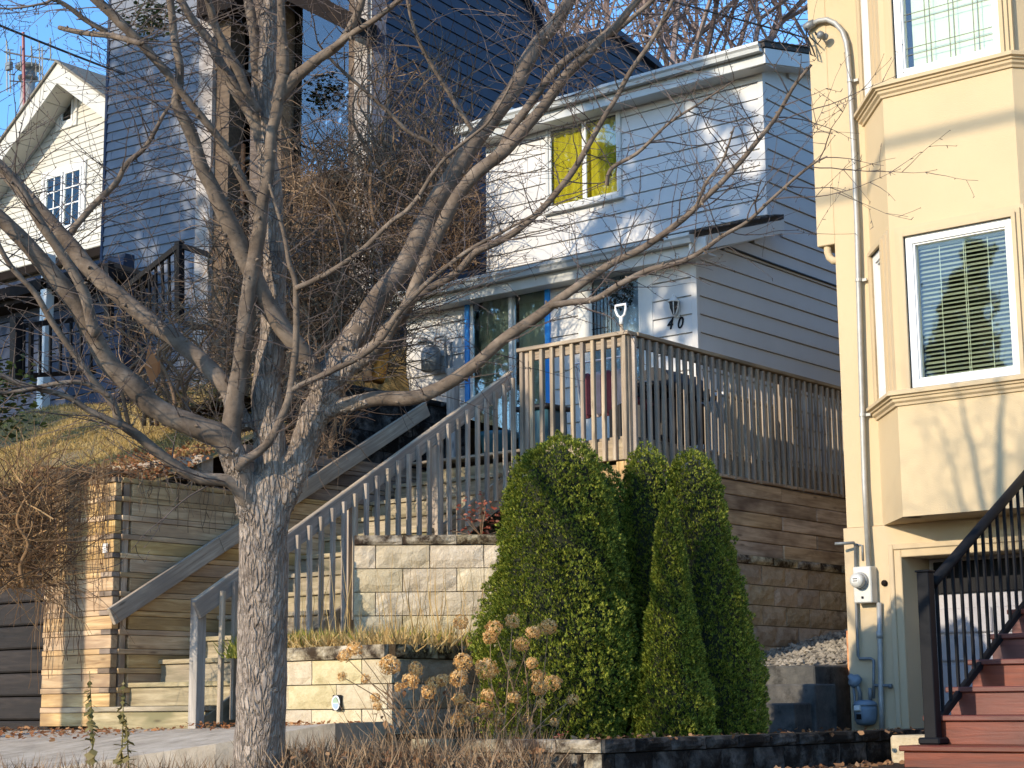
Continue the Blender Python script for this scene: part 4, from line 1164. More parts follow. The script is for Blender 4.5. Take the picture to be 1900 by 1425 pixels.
# left end wall edge and pale pilaster
b = MB(); Lbox(b, H0, hu, hn, aL-.05, aL, -.2, .03, HB, HT); obj('corner_trim', b, M['navy_siding'], dh_)
pA, pB_ = ha(370,300), ha(396,300)
b = MB(); Lbox(b, H0, hu, hn, pA, pB_, -.2, .06, HB, 11.4); obj('pilaster', b, M['post_pale'], dh_)
# recessed glazed bay between pilaster and right corner
rec = -1.1
b = MB(); Lbox(b, H0, hu, hn, pB_, 0-.3, rec-.12, rec-.06, HB, 11.6); obj('recess_wall', b, M['dark_brown'], dh_)
b = MB(); Lbox(b, H0, hu, hn, pB_-.02, pB_, rec, -.201, HB, 11.6); obj('recess_side', b, M['post_brown'], dh_)
def glz(x0, x1, y0, y1, o, name='window', fr=.05, fm='trim_grey'):
    a0, a1 = ha(x0,(y0+y1)/2,o), ha(x1,(y0+y1)/2,o)
    z1_, z0_ = hpx((x0+x1)/2,y0,o).z, hpx((x0+x1)/2,y1,o).z
    w_ = rect_frame(name, H0, hu, hn, a0, a1, z0_, z1_, fr, o-.04, o+.04, M[fm], dh_)
    bb = MB(); Lbox(bb, H0, hu, hn, a0+fr, a1-fr, o-.01, o, z0_+fr, z1_-fr); obj('pane', bb, M['glass_blue'], w_)
    bb = MB(); Lbox(bb, H0, hu, hn, a0, a1, o-.3, o-.28, z0_, z1_); obj('room_lining', bb, M['dark_room'], w_)
glz(432, 470, 10, 140, -.5); glz(432, 472, 190, 300, -.5)
glz(530, 655, -60, 330, -.25, fm='post_brown')
for (x0, x1, m_) in ((399,432,'post_brown'), (472,492,'post_brown'), (504,529,'post_brown'), (656,668,'post_brown'), (668,692,'post_pale'), (692,708,'trim_grey')):
    a0, a1 = ha(x0,200,-.1), ha(x1,200,-.1)
    b = MB(); Lbox(b, H0, hu, hn, a0, a1, -.35, -.02 if m_ != 'post_pale' else .04, HB, 11.2); obj('post', b, M[m_], dh_)
# warm wood boards low in the recess
for k in range(9):
    a0 = ha(404+k*5,350,-.3); b = MB(); Lbox(b, H0, hu, hn, a0, a0+.07, -.34, -.3, 7.4, 8.35+.05*(k%3)); obj('board', b, M['log'], dh_)
# flat dark roof overhang over the glazed bay
o_ = .55
aR0, aR1 = ha(425,0,o_), ha(655,60,o_)
P = [hpx(540,2,o_), hpx(655,58,o_)]
b = MB()
za, zb = hpx(545,6,o_).z, hpx(655,62,o_).z
b.hexa([hp(ha(430,10,o_),o_,za+.75),hp(aR1,o_,zb),hp(aR1,-1.2,zb),hp(ha(430,10,o_),-1.2,za+.75)], [hp(ha(430,10,o_),o_,za+1.1),hp(aR1,o_,zb+.30),hp(aR1,-1.2,zb+.30),hp(ha(430,10,o_),-1.2,za+1.1)])
obj('roof_overhang', b, M['dark_brown'], dh_)
b = MB(); Lbox(b, H0, hu, hn, ha(365,0,.3), ha(430,30,.3), -1.2, .3, hpx(400,22,.3).z, hpx(400,22,.3).z+.3); obj('soffit', b, M['dark_brown'], dh_)
# right side wall, navy boards in shade; stepped sloping roofs
hv = -hn                                   # into depth
def hr(x, y):
    v = ray(x, y); return v*(H0.dot(hu)/v.dot(hu))
def rv(x, y): q = hr(x,y); return (q-H0).dot(hv), q.z
r1, r2, r3, r4, r5 = rv(690,-170), rv(972,2), rv(1003,58), rv(1130,62), rv(1212,126)
def side_top(s):
    pts = [(-.05, r1[1]), (r2[0], r2[1]), (r3[0], r3[1]), (r3[0]+.01, r3[1]-.35), (r4[0], r4[1]), (r5[0], r5[1]), (12, r5[1]-1.5)]
    for (a, za), (c, zc) in zip(pts[:-1], pts[1:]):
        if a <= s <= c: return za+(zc-za)*(s-a)/max(1e-6, c-a)
    return pts[-1][1]
b = MB()
brk = [0, r2[0], r3[0], r3[0]+.02, r4[0], r5[0], 11.5]
poly = [H0+hv*s+V(0,0,side_top(s)) for s in brk]
poly = [H0+V(0,0,3.5)] + poly + [H0+hv*11.5+V(0,0,3.5)]
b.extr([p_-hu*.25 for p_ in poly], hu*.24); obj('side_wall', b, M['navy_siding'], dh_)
R = random.Random(8); z = 6.5; org = H0+hu*.0
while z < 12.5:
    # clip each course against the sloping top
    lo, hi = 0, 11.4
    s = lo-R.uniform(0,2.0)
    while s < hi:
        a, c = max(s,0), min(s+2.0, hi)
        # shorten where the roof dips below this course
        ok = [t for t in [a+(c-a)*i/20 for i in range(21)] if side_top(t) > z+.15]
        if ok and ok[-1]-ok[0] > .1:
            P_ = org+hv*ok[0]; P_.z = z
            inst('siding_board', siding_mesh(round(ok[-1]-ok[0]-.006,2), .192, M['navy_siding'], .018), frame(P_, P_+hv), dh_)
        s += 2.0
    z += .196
for (s0, s1) in ((0, r2[0]), (r2[0], r3[0]), (r3[0]+.01, r4[0]), (r4[0], r5[0]), (r5[0], 11.5)):
    z0_, z1_ = side_top(s0+1e-4), side_top(s1-1e-4)
    A = lambda s, o, z_: H0+hv*s+hu*o+V(0,0,z_)
    b = MB().hexa([A(s0,-3,z0_),A(s0,.12,z0_),A(s1,.12,z1_),A(s1,-3,z1_)], [A(s0,-3,z0_+.12),A(s0,.12,z0_+.12),A(s1,.12,z1_+.12),A(s1,-3,z1_+.12)])
    obj('roof_edge', b, M['navy_siding'], dh_)
q = hr(1048,85); obj('vent_pipe', MB().tube([q+hu*-.3+V(0,0,-.4), q+hu*-.3+V(0,0,.32)], .05, 8), M['black_iron'], dh_, True)
# lower navy porch, left, behind the black railing
b = MB(); pf = aD(180,700,27.5)
np0 = V(-21.9,16.6,0)
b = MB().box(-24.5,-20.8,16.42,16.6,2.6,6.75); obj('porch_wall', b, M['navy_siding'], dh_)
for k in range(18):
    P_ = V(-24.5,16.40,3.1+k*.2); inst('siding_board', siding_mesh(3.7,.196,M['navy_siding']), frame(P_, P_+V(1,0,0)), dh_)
obj('porch_post', MB().cbox(-22.15,-22.0,15.9,16.05,3.9,6.85), M['trim_white'], dh_)
prx = aY(188,490,15.9); obj('porch_roof', MB().box(-26,prx.x,15.9,16.9,prx.z-.16,prx.z+.02).box(-26,prx.x-.2,16.0,16.9,prx.z-.24,prx.z-.165), M['dark_brown'], dh_)
# small hanging evergreen tuft at the upper left of the slate wall
# ------------------------------------------------------------------ white gable house
GY = 21.0
ws = thing('house', 'white gabled house with a small attic window and a double window below', 'house', (-28.9,GY,5.0))
OY = .62
fa = aY(107,117,GY-OY); fl_, fr_ = aY(0,269,GY-OY), aY(199,182,GY-OY)
ap = V(fa.x, GY, fa.z-.32); wr_ = aY(200,210,GY).x+2.5
slope = .5*((fa.z-fl_.z)/(fa.x-fl_.x) + (fa.z-fr_.z)/(fr_.x-fa.x))
def rake(x): return ap.z - abs(x-ap.x)*slope
gL, gR = ap.x-3.6, ap.x+3.2
b = MB(); b.extr([V(gL,GY+.003,4.5), V(gR,GY+.003,4.5), V(gR,GY+.003,rake(gR)), V(ap.x,GY+.003,ap.z), V(gL,GY+.003,rake(gL))], (0,.2,0)); obj('wall', b, M['white_siding'], ws)
sw0, sw1 = aY(108,200,GY), aY(146,200,GY)
swz1, swz0 = aY(128,176,GY).z, aY(128,238,GY).z
lw0, lw1 = aY(78,380,GY), aY(160,380,GY)
lwz1, lwz0 = aY(120,310,GY).z, aY(120,436,GY).z
z = 7.6
while z < ap.z-.15:
    half = (ap.z-z-.06)/slope
    for a, c in ((max(gL,ap.x-half), min(gR,ap.x+half)),):
        segs = [(a, c)]
        for (x0, x1, zz0, zz1) in ((sw0.x,sw1.x,swz0,swz1), (lw0.x,lw1.x,lwz0,lwz1)):
            if z+.07 > zz0 and z+.07 < zz1:
                segs = [s_ for (p_,q_) in segs for s_ in ((p_,min(q_,x0)),(max(p_,x1),q_)) if s_[1]-s_[0] > .05]
        for p_, q_ in segs:
            P_ = V(p_,GY,z); inst('siding_board', siding_mesh(round(q_-p_,2), .128, M['white_siding'], .016), frame(P_, P_+V(1,0,0)), ws)
    z += .132
for (x0, x1, zz0, zz1, cols) in ((sw0.x,sw1.x,swz0,swz1,1), (lw0.x,lw1.x,lwz0,lwz1,2)):
    w_ = framed('window', x0, x1, GY+.03, zz0, zz1, .12, .08, M['trim_white'], ws)
    n_ = cols
    for k in range(n_):
        a = x0+.12+(x1-x0-.24)*k/n_; c = x0+.12+(x1-x0-.24)*(k+1)/n_
        framed('sash', a+.02, c-.02, GY-.005, zz0+.12, zz1-.12, .05, .045, M['vinyl'], w_)
        obj('pane', MB().box(a+.07, c-.07, GY-.028, GY-.024, zz0+.17, zz1-.17), M['glass_clear'], w_)
        if cols == 2:
            obj('muntin', MB().box((a+c)/2-.012,(a+c)/2+.012,GY-.036,GY-.028,zz0+.17,zz1-.17).box(a+.07,c-.07,GY-.035,GY-.029,zz0+(zz1-zz0)*.42,zz0+(zz1-zz0)*.42+.025).box(a+.07,c-.07,GY-.035,GY-.029,zz0+(zz1-zz0)*.66,zz0+(zz1-zz0)*.66+.025), M['vinyl'], w_)
        obj('curtain', MB().box(a+.05, c-.05, GY-.014, GY-.010, zz0+.12, zz1-.12), M['curtain_pale'], w_)
    obj('room_lining', MB().box(x0+.01, x1-.01, GY-.008, GY-.004, zz0+.01, zz1-.01), M['dark_room'], w_)
# overhanging rakes, soffits, roof planes
oy = OY
for sgn, xe in ((-1, gL-.6), (1, gR+.6)):
    def P3(x, y, dz): return V(x, y, fa.z-abs(x-ap.x)*slope+dz)
    xa = ap.x
    b = MB().hexa([P3(xa,GY-oy,-.42),P3(xe,GY-oy,-.42),P3(xe,GY-oy+.05,-.42),P3(xa,GY-oy+.05,-.42)], [P3(xa,GY-oy,0),P3(xe,GY-oy,0),P3(xe,GY-oy+.05,0),P3(xa,GY-oy+.05,0)])
    obj('rake_board', b, M['white_siding'], ws)
    for k in range(9):
        t0, t1 = k/9, (k+1)/9-.004
        x0_, x1_ = xa+(xe-xa)*t0, xa+(xe-xa)*t1
        b = MB().hexa([P3(x0_,GY-oy+.051,-.36),P3(x1_,GY-oy+.051,-.36),P3(x1_,GY-.02,-.36),P3(x0_,GY-.02,-.36)], [P3(x0_,GY-oy+.051,-.33),P3(x1_,GY-oy+.051,-.33),P3(x1_,GY-.02,-.33),P3(x0_,GY-.02,-.33)])
        obj('soffit_panel', b, M['white_siding'], ws)
    b = MB().hexa([P3(xa,GY-oy-.05,.005),P3(xe,GY-oy-.05,.005),P3(xe,GY+8,.005),P3(xa,GY+8,.005)], [P3(xa,GY-oy-.05,.06),P3(xe,GY-oy-.05,.06),P3(xe,GY+8,.06),P3(xa,GY+8,.06)])
    obj('roof', b, M['grey_shingle'], ws)
# lower roof and lower wall
b = MB().hexa([(gL-1,GY-1.4,aY(60,505,GY-1.4).z),(gR,GY-1.4,aY(60,505,GY-1.4).z),(gR,GY-.02,aY(60,505,GY-1.4).z+.5),(gL-1,GY-.02,aY(60,505,GY-1.4).z+.5)], [(gL-1,GY-1.45,aY(60,505,GY-1.4).z+.14),(gR,GY-1.45,aY(60,505,GY-1.4).z+.14),(gR,GY-.02,aY(60,505,GY-1.4).z+.64),(gL-1,GY-.02,aY(60,505,GY-1.4).z+.64)])
obj('porch_roof', b, M['dark_brown'], ws)
for k in range(14):
    P_ = V(gL-.5,GY-.7,5.2+k*.15); inst('siding_board', siding_mesh(4.2,.146,M['white_siding'],.016), frame(P_, P_+V(1,0,0)), ws)
obj('porch_wall', MB().box(gL-.5, gL+3.7, GY-.69, GY-.5, 4.5, 7.4), M['white_siding'], ws)
# flue and aerials
fq = aY(52,150,GY+2.5)
fl = MB().lathe([(.17,-2.2),(.17,.0)], fq, 14)
c_ = obj('flue', fl, M['galv'], ws, True)
obj('flue_cap', MB().lathe([(.2,.0),(.24,.05),(.24,.09),(.16,.12),(.16,.28),(.30,.30),(.30,.36),(.05,.42)], fq, 14), M['grey_paint'], c_, True)
an = thing('tv_antenna', 'old red and white television antenna on the roof of the white house', 'antenna', tuple(aY(43,170,GY+2.0)))
AY_ = GY+2.0
M['red_mast'] = m_plain('red painted mast', lin(132,54,58), .5, 0, 0, .1)
def AP(x, y, dy=0): return aY(x, y, AY_+dy)
obj('mast', MB().tube([AP(45,210), AP(44,120), AP(43,60)], .035, 8), M['red_mast'], an)
bm_ = MB().tube([AP(8,96,-.3), AP(43,103), AP(110,113,.5)], .022, 6).tube([AP(18,150,-.3), AP(45,152), AP(80,150,.3)], .018, 6)
obj('boom', bm_, M['grey_paint'], an)
el = MB()
for (x, y0_, y1_) in ((12,75,170),(18,92,172),(38,85,130),(58,85,122),(73,75,150),(78,88,160),(93,70,112),(66,110,140)):
    el.tube([AP(x,y0_,-.1), AP(x+1,y1_,.1)], .018, 5)
for (x, y_) in ((19,92),(21,110),(22,138),(63,92),(76,93),(20,124)):
    el.tube([AP(x-6,y_,-.1), AP(x+6,y_+1,.1)], .014, 5)
obj('element', el, M['galv'], an)
b = MB().cbox(AP(20,124).x-.09, AP(20,124).x+.09, AY_-.1, AY_, AP(20,131).z, AP(20,117).z); obj('balun_box', b, M['grey_paint'], an)
# overhead wires at the upper left
for i, (x0, y0_, x1, y1_, dd, lab) in enumerate(((-40,22,230,138,24,'dark overhead wire slanting down past the antenna to the slate house'),)):
    A_, B_ = aD(x0,y0_,dd-3), aD(x1,y1_,dd+2)
    A_ = A_+(A_-B_)*1.5
    tag(obj('overhead_wire', MB().tube([A_.lerp(B_,t)-V(0,0,.25*t*(1-t)) for t in [k/12 for k in range(13)]], .017, 5), M['black_plastic']), lab, 'wire')
# black metal railing in front of the slate house
br = thing('stair_railing', 'black painted railing climbing steps in front of the slate house', 'railing', (-19.5,15.2,4.0))
BD = 24.0
def BP(x, y, d=BD): return aD(x, y, d)
def brail(p, q, w=.07): beam('rail', p, q, w, w, M['black_iron'], br)
brail(BP(333,455), BP(215,548)); brail(BP(333,455), BP(395,475)); brail(BP(200,488,25), BP(262,508,25)); 
brail(BP(70,600), BP(30,602)); brail(BP(338,600), BP(400,612))
for (x, y0_, y1_) in ((333,448,600),(202,488,610)): beam('post', BP(x,y1_), BP(x,y0_), .10, .10, M['black_iron'], br, V(0,1,0))
for k in range(9):
    x = 228+k*12.2; t = (x-215)/118; y0_ = 548-t*93
    beam('baluster', BP(x+2,y0_+115), BP(x,y0_), .035, .035, M['black_iron'], br, V(0,1,0))
br2 = thing('porch_railing', 'black railing with a thick end post at the navy porch on the left', 'railing', tuple(aD(60,700,22)))
for (x, y0_, y1_, w_) in ((31,588,712,.12),(44,600,700,.04),(58,598,702,.05)): beam('post', aD(x-1,y1_,22), aD(x,y0_,22), w_, w_, M['black_iron'], br2, V(0,1,0))
beam('rail', aD(28,606,22), aD(175,588,24.5), .07, .07, M['black_iron'], br2)
beam('rail', aD(28,698,22), aD(175,690,24.5), .06, .06, M['black_iron'], br2)
for k in range(6):
    x = 75+k*19; beam('baluster', aD(x-1,696-k,22.4+k*.35), aD(x,603-k*2,22.4+k*.35), .035, .035, M['black_iron'], br2, V(0,1,0))
# dark board fence at the back between the houses
fe = thing('board_fence', 'dark brown board fence in the gap left of the grey house', 'fence', (-15.2,16.4,3.0))
for k in range(17):
    x = -17.6+k*.175
    beam('board', V(x,17.0,2.9), V(x,17.0,4.75+lean(.05)), .165, .025, M['fence_dark'], fe, V(0,1,0))
for z_ in (3.3,4.4): beam('fence_rail', V(-17.7,17.04,z_), V(-14.6,17.04,z_), .04, .09, M['fence_dark'], fe)
# orange cut logs standing on the terrace
for i, (x0, y0_, x1, y1_, r_, lab) in enumerate(((676,640,682,708,.05,'orange log leaning upright on the dark terrace, left one'), (712,650,700,706,.075,'thick orange log leaning upright on the terrace, right one'))):
    A_, B_ = aX(x1,y1_,-12.7), aX(x0,y0_,-12.75)
    tag(obj('log', MB().tube([A_, A_.lerp(B_,.5)+V(.01,0,0), B_], [r_,r_*.95,r_*.85], 10), M['log'], None, True), lab, 'log', 'orange cut logs on the terrace')
# ------------------------------------------------------------------ things on the deck
# snow shovel leaning at the corner
sh = thing('snow_shovel', 'shovel with a white D shaped handle leaning in the deck corner', 'shovel', (-9.45,13.3,2.45))
hq = aY(1152,580,13.22); foot = V(-9.55,13.45,DZ+.02)
neck = hq+V(-.005,.01,-.08)
obj('shaft', MB().tube([foot+V(0,0,.35), neck], .016, 8), M['rail_wood'], sh, True)
hd_ = MB().tube([neck+V(0,0,-.03), neck+V(0,0,.04)], .02, 8)
hd_.tube([neck+V(0,0,.03), neck+V(-.04,0,.06), neck+V(-.058,-.005,.11), neck+V(-.058,-.005,.155), neck+V(.058,-.005,.155), neck+V(.058,-.005,.11), neck+V(.04,0,.06), neck+V(0,0,.03)], .0125, 8)
obj('handle', hd_, M['vinyl'], sh, True)
b = MB()
for k in range(9):
    t = -1+2*k/8; b.v += [tuple(foot+V(t*.2,.05*t*t-.03,0)), tuple(foot+V(t*.2,.05*t*t-.03,.36-.05*abs(t)))]
for k in range(8): b.f.append((2*k,2*k+2,2*k+3,2*k+1))
obj('blade', b, M['black_plastic'], sh)
# cushioned chair
M['maroon'] = m_plain('maroon cushion cloth', lin(120,62,72), .9, 0, 0, .15, 20)
M['cushion'] = m_plain('pale cushion cloth', lin(206,188,184), .9, 0, 0, .1, 20)
ch = thing('patio_chair', 'white metal patio chair with maroon and pale cushions behind the front balusters', 'chair', (-9.95,13.9,DZ))
cx_, cy_ = -9.9, 13.85
seat = MB().cbox(cx_-.26, cx_+.26, cy_-.25, cy_+.25, DZ+.40, DZ+.50, .04); obj('seat_cushion', seat, M['maroon'], ch)
for k in range(4):
    x = cx_-.25+k*.125
    obj('back_cushion', MB().cbox(x, x+.122, cy_-.33, cy_-.24, DZ+.30, DZ+.74, .03), M['cushion' if k % 2 else 'maroon'], ch)
for sx in (-1,1):
    for sy in (-1,1): obj('leg', MB().tube([(cx_+sx*.25,cy_+sy*.24,DZ), (cx_+sx*.26,cy_+sy*.25,DZ+.42)], .013, 6), M['vinyl'], ch)
    obj('armrest', MB().tube([(cx_+sx*.27,cy_-.28,DZ+.8), (cx_+sx*.27,cy_-.1,DZ+.66), (cx_+sx*.27,cy_+.25,DZ+.64), (cx_+sx*.26,cy_+.25,DZ+.42)], .013, 6), M['vinyl'], ch)
obj('back_frame', MB().tube([(cx_-.27,cy_-.26,DZ+.42),(cx_-.27,cy_-.34,DZ+.84),(cx_+.27,cy_-.34,DZ+.84),(cx_+.27,cy_-.26,DZ+.42)], .014, 6), M['vinyl'], ch)
# covered barbecue
M['cover'] = m_plain('black cover', lin(30,28,30), .55, 0, 0, .25, 8)
bq = thing('barbecue', 'black barbecue with a rounded hood behind the right railing', 'barbecue', (-9.62,14.6,DZ))
qx, qy = -9.62, 14.35
obj('cart', MB().cbox(qx-.22, qx+.22, qy-.3, qy+.3, DZ+.1, DZ+.5, .02), M['cover'], bq)
b = MB()
for k in range(9):
    a = math.pi*k/8; b.v += [(qx-.24*math.cos(a), qy-.33, DZ+.55+.26*math.sin(a)), (qx-.24*math.cos(a), qy+.33, DZ+.55+.26*math.sin(a))]
for k in range(8): b.f.append((2*k,2*k+1,2*k+3,2*k+2))
b.f.append(tuple(range(0,18,2))); b.f.append(tuple(range(17,0,-2)))
obj('hood', b, M['cover'], bq, False)
for sy in (-1,1): obj('side_shelf', MB().cbox(qx-.18, qx+.18, qy+sy*.46-.13, qy+sy*.46+.13, DZ+.58, DZ+.62), M['cover'], bq)
for sx in (-1,1):
    for sy in (-1,1): obj('leg', MB().tube([(qx+sx*.2,qy+sy*.28,DZ),(qx+sx*.2,qy+sy*.28,DZ+.12)], .02, 6), M['cover'], bq)
# white storage bench with panels
sb = thing('storage_box', 'white panelled storage box on the deck beside the barbecue', 'storage box', (-9.62,15.4,DZ))
obj('body', MB().cbox(-9.98,-9.42,14.98,16.1,DZ+.02,DZ+.62,.01), M['vinyl'], sb)
obj('lid', MB().cbox(-10.0,-9.39,14.96,16.12,DZ+.625,DZ+.67,.01), M['vinyl'], sb)
for k in range(4): obj('panel', MB().cbox(-9.42,-9.405,15.01+k*.275,15.01+k*.275+.25,DZ+.07,DZ+.58,.01), M['trim_white'], sb)
pl = thing('planter', 'teal plastic planter tub at the top of the stairs', 'planter', (-11.6,13.6,DZ))
M['teal'] = m_plain('teal plastic', lin(50,92,104), .5, 0, 0, .1)
obj('tub', MB().lathe([(.15,0),(.19,.30),(.21,.32),(.21,.36),(.18,.36),(.17,.28)], V(-11.55,14.0,DZ), 16), M['teal'], pl, True)
bn = thing('storage_bin', 'teal plastic bin standing on the deck by the stair head', 'bin', (-10.9,13.8,DZ))
obj('tub', MB().cbox(-11.1,-10.72,13.75,14.1,DZ,DZ+.5,.02), M['teal'], bn)
obj('lid', MB().cbox(-11.13,-10.69,13.72,14.13,DZ+.501,DZ+.55,.015), M['black_plastic'], bn)

tg_ = aY(197,1017,9.44)
tag(obj('tag_plate', MB().cbox(tg_.x-.03, tg_.x+.03, 9.425, 9.435, tg_.z-.04, tg_.z+.04, .002), M['vinyl']), 'small white tag fixed to the corner of the sunlit timber wall', 'tag')
tag(obj('overhead_cable', MB().tube([(-60,-.2,9.3),(-30,-.1,9.15),(-5,0,9.1),(20,.1,9.15),(50,.1,9.3)], .035, 6), M['black_plastic']), 'thick overhead cable bundle strung along the street', 'cable')
# ------------------------------------------------------------------ vegetation helpers
def m_bark(name, dark, mid, light, furrow=True, lent=True, bump=0.8):
    k = N(name)
    v = k.coord((1,1,1), rand=False)
    vz = k.coord((34,34,7), rand=False)
    a = k.noise(vz, 1.0, 6, 0.7, 1.2)
    b = k.noise(v, 7.0, 6, 0.7)
    c = k.ramp(b, [(0.3, dark), (0.5, mid), (0.72, light)])
    if furrow:
        f = k.ramp(a, [(0.36,(.32,.32,.32)),(0.48,(0,0,0))])
        c = k.mix(f, c, tuple(x*.45 for x in dark[:3])+(1,))
    if lent:
        l = k.noise(k.coord((26,26,120), rand=False), 1.0, 2, 0.5)
        c = k.mix(k.ramp(l, [(0.66,(0,0,0)),(0.72,(.8,.8,.8))]), c, tuple(x*.5 for x in dark[:3])+(1,))
    if furrow:
        vd = k.add("ShaderNodeTexVoronoi", feature='DISTANCE_TO_EDGE'); vd.inputs['Scale'].default_value = 1.0
        mv = k.add("ShaderNodeVectorMath", operation='MULTIPLY_ADD'); mv.inputs[1].default_value = (1.6,1.6,1.6)
        nz = k.add("ShaderNodeTexNoise"); nz.inputs['Scale'].default_value = .9; nz.inputs['Detail'].default_value = 4
        k.link(k.coord((38,38,8.5), rand=False), nz.inputs['Vector']); k.link(nz.outputs['Color'], mv.inputs[0])
        k.link(k.coord((38,38,8.5), rand=False), mv.inputs[2]); k.link(mv.outputs[0], vd.inputs['Vector'])
        e = k.ramp(vd.outputs['Distance'], [(0.0,(.42,.42,.42)),(0.11,(0,0,0))])
        c = k.mix(e, c, tuple(x*.55 for x in dark[:3])+(1,))
        h = k.ramp(vd.outputs['Distance'], [(0.0,(0,0,0)),(0.30,(1,1,1))])
        k.bump(h, bump, 0.02)
        return k.out(c, 0.9, 0, 0.15)
    k.bump(a if furrow else b, bump, 0.02 if furrow else 0.006)
    return k.out(c, 0.9, 0, 0.15)
M['bark_trunk'] = m_bark('furrowed grey bark', lin(124,110,99), lin(162,147,134), lin(190,175,160), True, False, 1.0)
M['bark_limb'] = m_bark('smooth grey brown bark', lin(82,71,62), lin(114,101,89), lin(146,132,118), False, True, 0.3)
M['twig'] = m_plain('brown grey twig', lin(92,80,74), 0.85, 0, 0, 0.3, 9.0)
M['twig_brown'] = m_leaf('brown twig', lin(78,62,50), lin(116,95,76), lin(156,130,102), 0.0, 0.9)
M['twig_red'] = m_leaf('reddish fine twig', lin(96,82,80), lin(124,108,104), lin(150,134,128), 0.0, 0.9)
M['straw'] = m_leaf('dry straw', lin(168,136,84), lin(196,166,108), lin(214,190,136), 0.3, 0.8)
M['grass_green'] = m_leaf('yellow green grass', lin(120,128,44), lin(156,156,66), lin(184,172,84), 0.3, 0.7)
M['lawn_blade'] = m_leaf('dry lawn blade', lin(152,128,74), lin(186,158,100), lin(206,180,124), 0.3, 0.8)
M['dead_leaf'] = m_leaf('dead brown leaf', lin(116,82,58), lin(156,116,82), lin(190,154,118), 0.3, 0.8)
M['orange_leaf'] = m_leaf('orange brown leaf', lin(140,88,54), lin(178,122,80), lin(204,158,112), 0.3, 0.8)
M['red_leaf'] = m_leaf('dull red leaf', lin(128,60,46), lin(168,96,74), lin(190,134,108), 0.3, 0.7)
M['flower_dry'] = m_leaf('dried tan petal', lin(214,164,96), lin(236,194,130), lin(248,218,164), 0.35, 0.8)
M['vine_gold'] = m_leaf('golden brown vine', lin(80,60,44), lin(128,98,68), lin(176,142,100), 0.0, 0.8)
M['stem_dry'] = m_leaf('dried brown stem', lin(98,76,56), lin(132,108,82), lin(168,142,112), 0.0, 0.8)
M['cedar'] = m_leaf('cedar spray', lin(54,72,22), lin(108,124,38), lin(182,182,72), 0.22, 0.55)
M['cedar_core'] = m_plain('dark light blocking cedar core', lin(34,38,20), 0.95, 0, 0, 0.4, 12)
M['evergreen'] = m_leaf('dark conifer needles', lin(38,52,28), lin(56,72,36), lin(78,92,44), 0.15, 0.6)
M['weed'] = m_leaf('yellowing weed leaf', lin(112,106,62), lin(144,132,84), lin(168,150,104), 0.3, 0.6)

def scatter(name, tv, tf, pos, rot, scale, m, parent=None, smooth=False, kind=None, label=None):
    """one mesh made of many small template pieces (numpy)"""
    tv = np.asarray(tv, float); n = len(pos); k = len(tv)
    pts = np.einsum('nij,kj->nki', rot, tv)*np.asarray(scale).reshape(n,1,1) + np.asarray(pos)[:,None,:]
    off = np.array(wloc(parent)) if parent is not None else np.array([0.,0.,0.])
    pts = pts.reshape(-1,3)-off
    me = bpy.data.meshes.new(name)
    nf = len(tf); ls = [len(f) for f in tf]; tot = sum(ls)
    me.vertices.add(n*k); me.vertices.foreach_set('co', pts.ravel())
    me.loops.add(n*tot); me.polygons.add(n*nf)
    flat = np.concatenate([np.array(f) for f in tf])
    li = (np.arange(n)[:,None]*k + flat[None,:]).ravel()
    me.loops.foreach_set('vertex_index', li.astype(np.int32))
    st = np.concatenate([[0], np.cumsum(ls)[:-1]])
    me.polygons.foreach_set('loop_start', (np.arange(n)[:,None]*tot + st[None,:]).ravel().astype(np.int32))
    me.update(calc_edges=True)
    me.validate()
    me.materials.append(m)
    o = bpy.data.objects.new(name, me); link(o, parent)
    return tag(o, label, None, None, kind)
def rots(fwd, up=None, roll=None):
    """rotation matrices: local Y -> fwd, local Z roughly up"""
    f = fwd/np.linalg.norm(fwd,axis=1,keepdims=True); n = len(f)
    if up is None: up = np.tile(np.array([0,0,1.]),(n,1))
    x = np.cross(f, up); x /= np.maximum(1e-6,np.linalg.norm(x,axis=1,keepdims=True)); z = np.cross(x, f)
    if roll is not None:
        c, s = np.cos(roll)[:,None], np.sin(roll)[:,None]
        x, z = x*c+z*s, -x*s+z*c
    return np.stack([x, f, z], axis=2)
def smooth_path(pts, sub=4):
    """Catmull-Rom through (Vector, radius) pairs"""
    out = []; n = len(pts)
    for i in range(n-1):
        p0, p1, p2, p3 = pts[max(i-1,0)], pts[i], pts[i+1], pts[min(i+2,n-1)]
        for j in range(sub):
            t = j/sub; t2, t3 = t*t, t*t*t
            f = lambda a,b,c,d: 0.5*((2*b)+(c-a)*t+(2*a-5*b+4*c-d)*t2+(3*b-a-3*c+d)*t3)
            out.append((f(p0[0],p1[0],p2[0],p3[0]), max(.0012, f(p0[1],p1[1],p2[1],p3[1]))))
    out.append(pts[-1]); return out

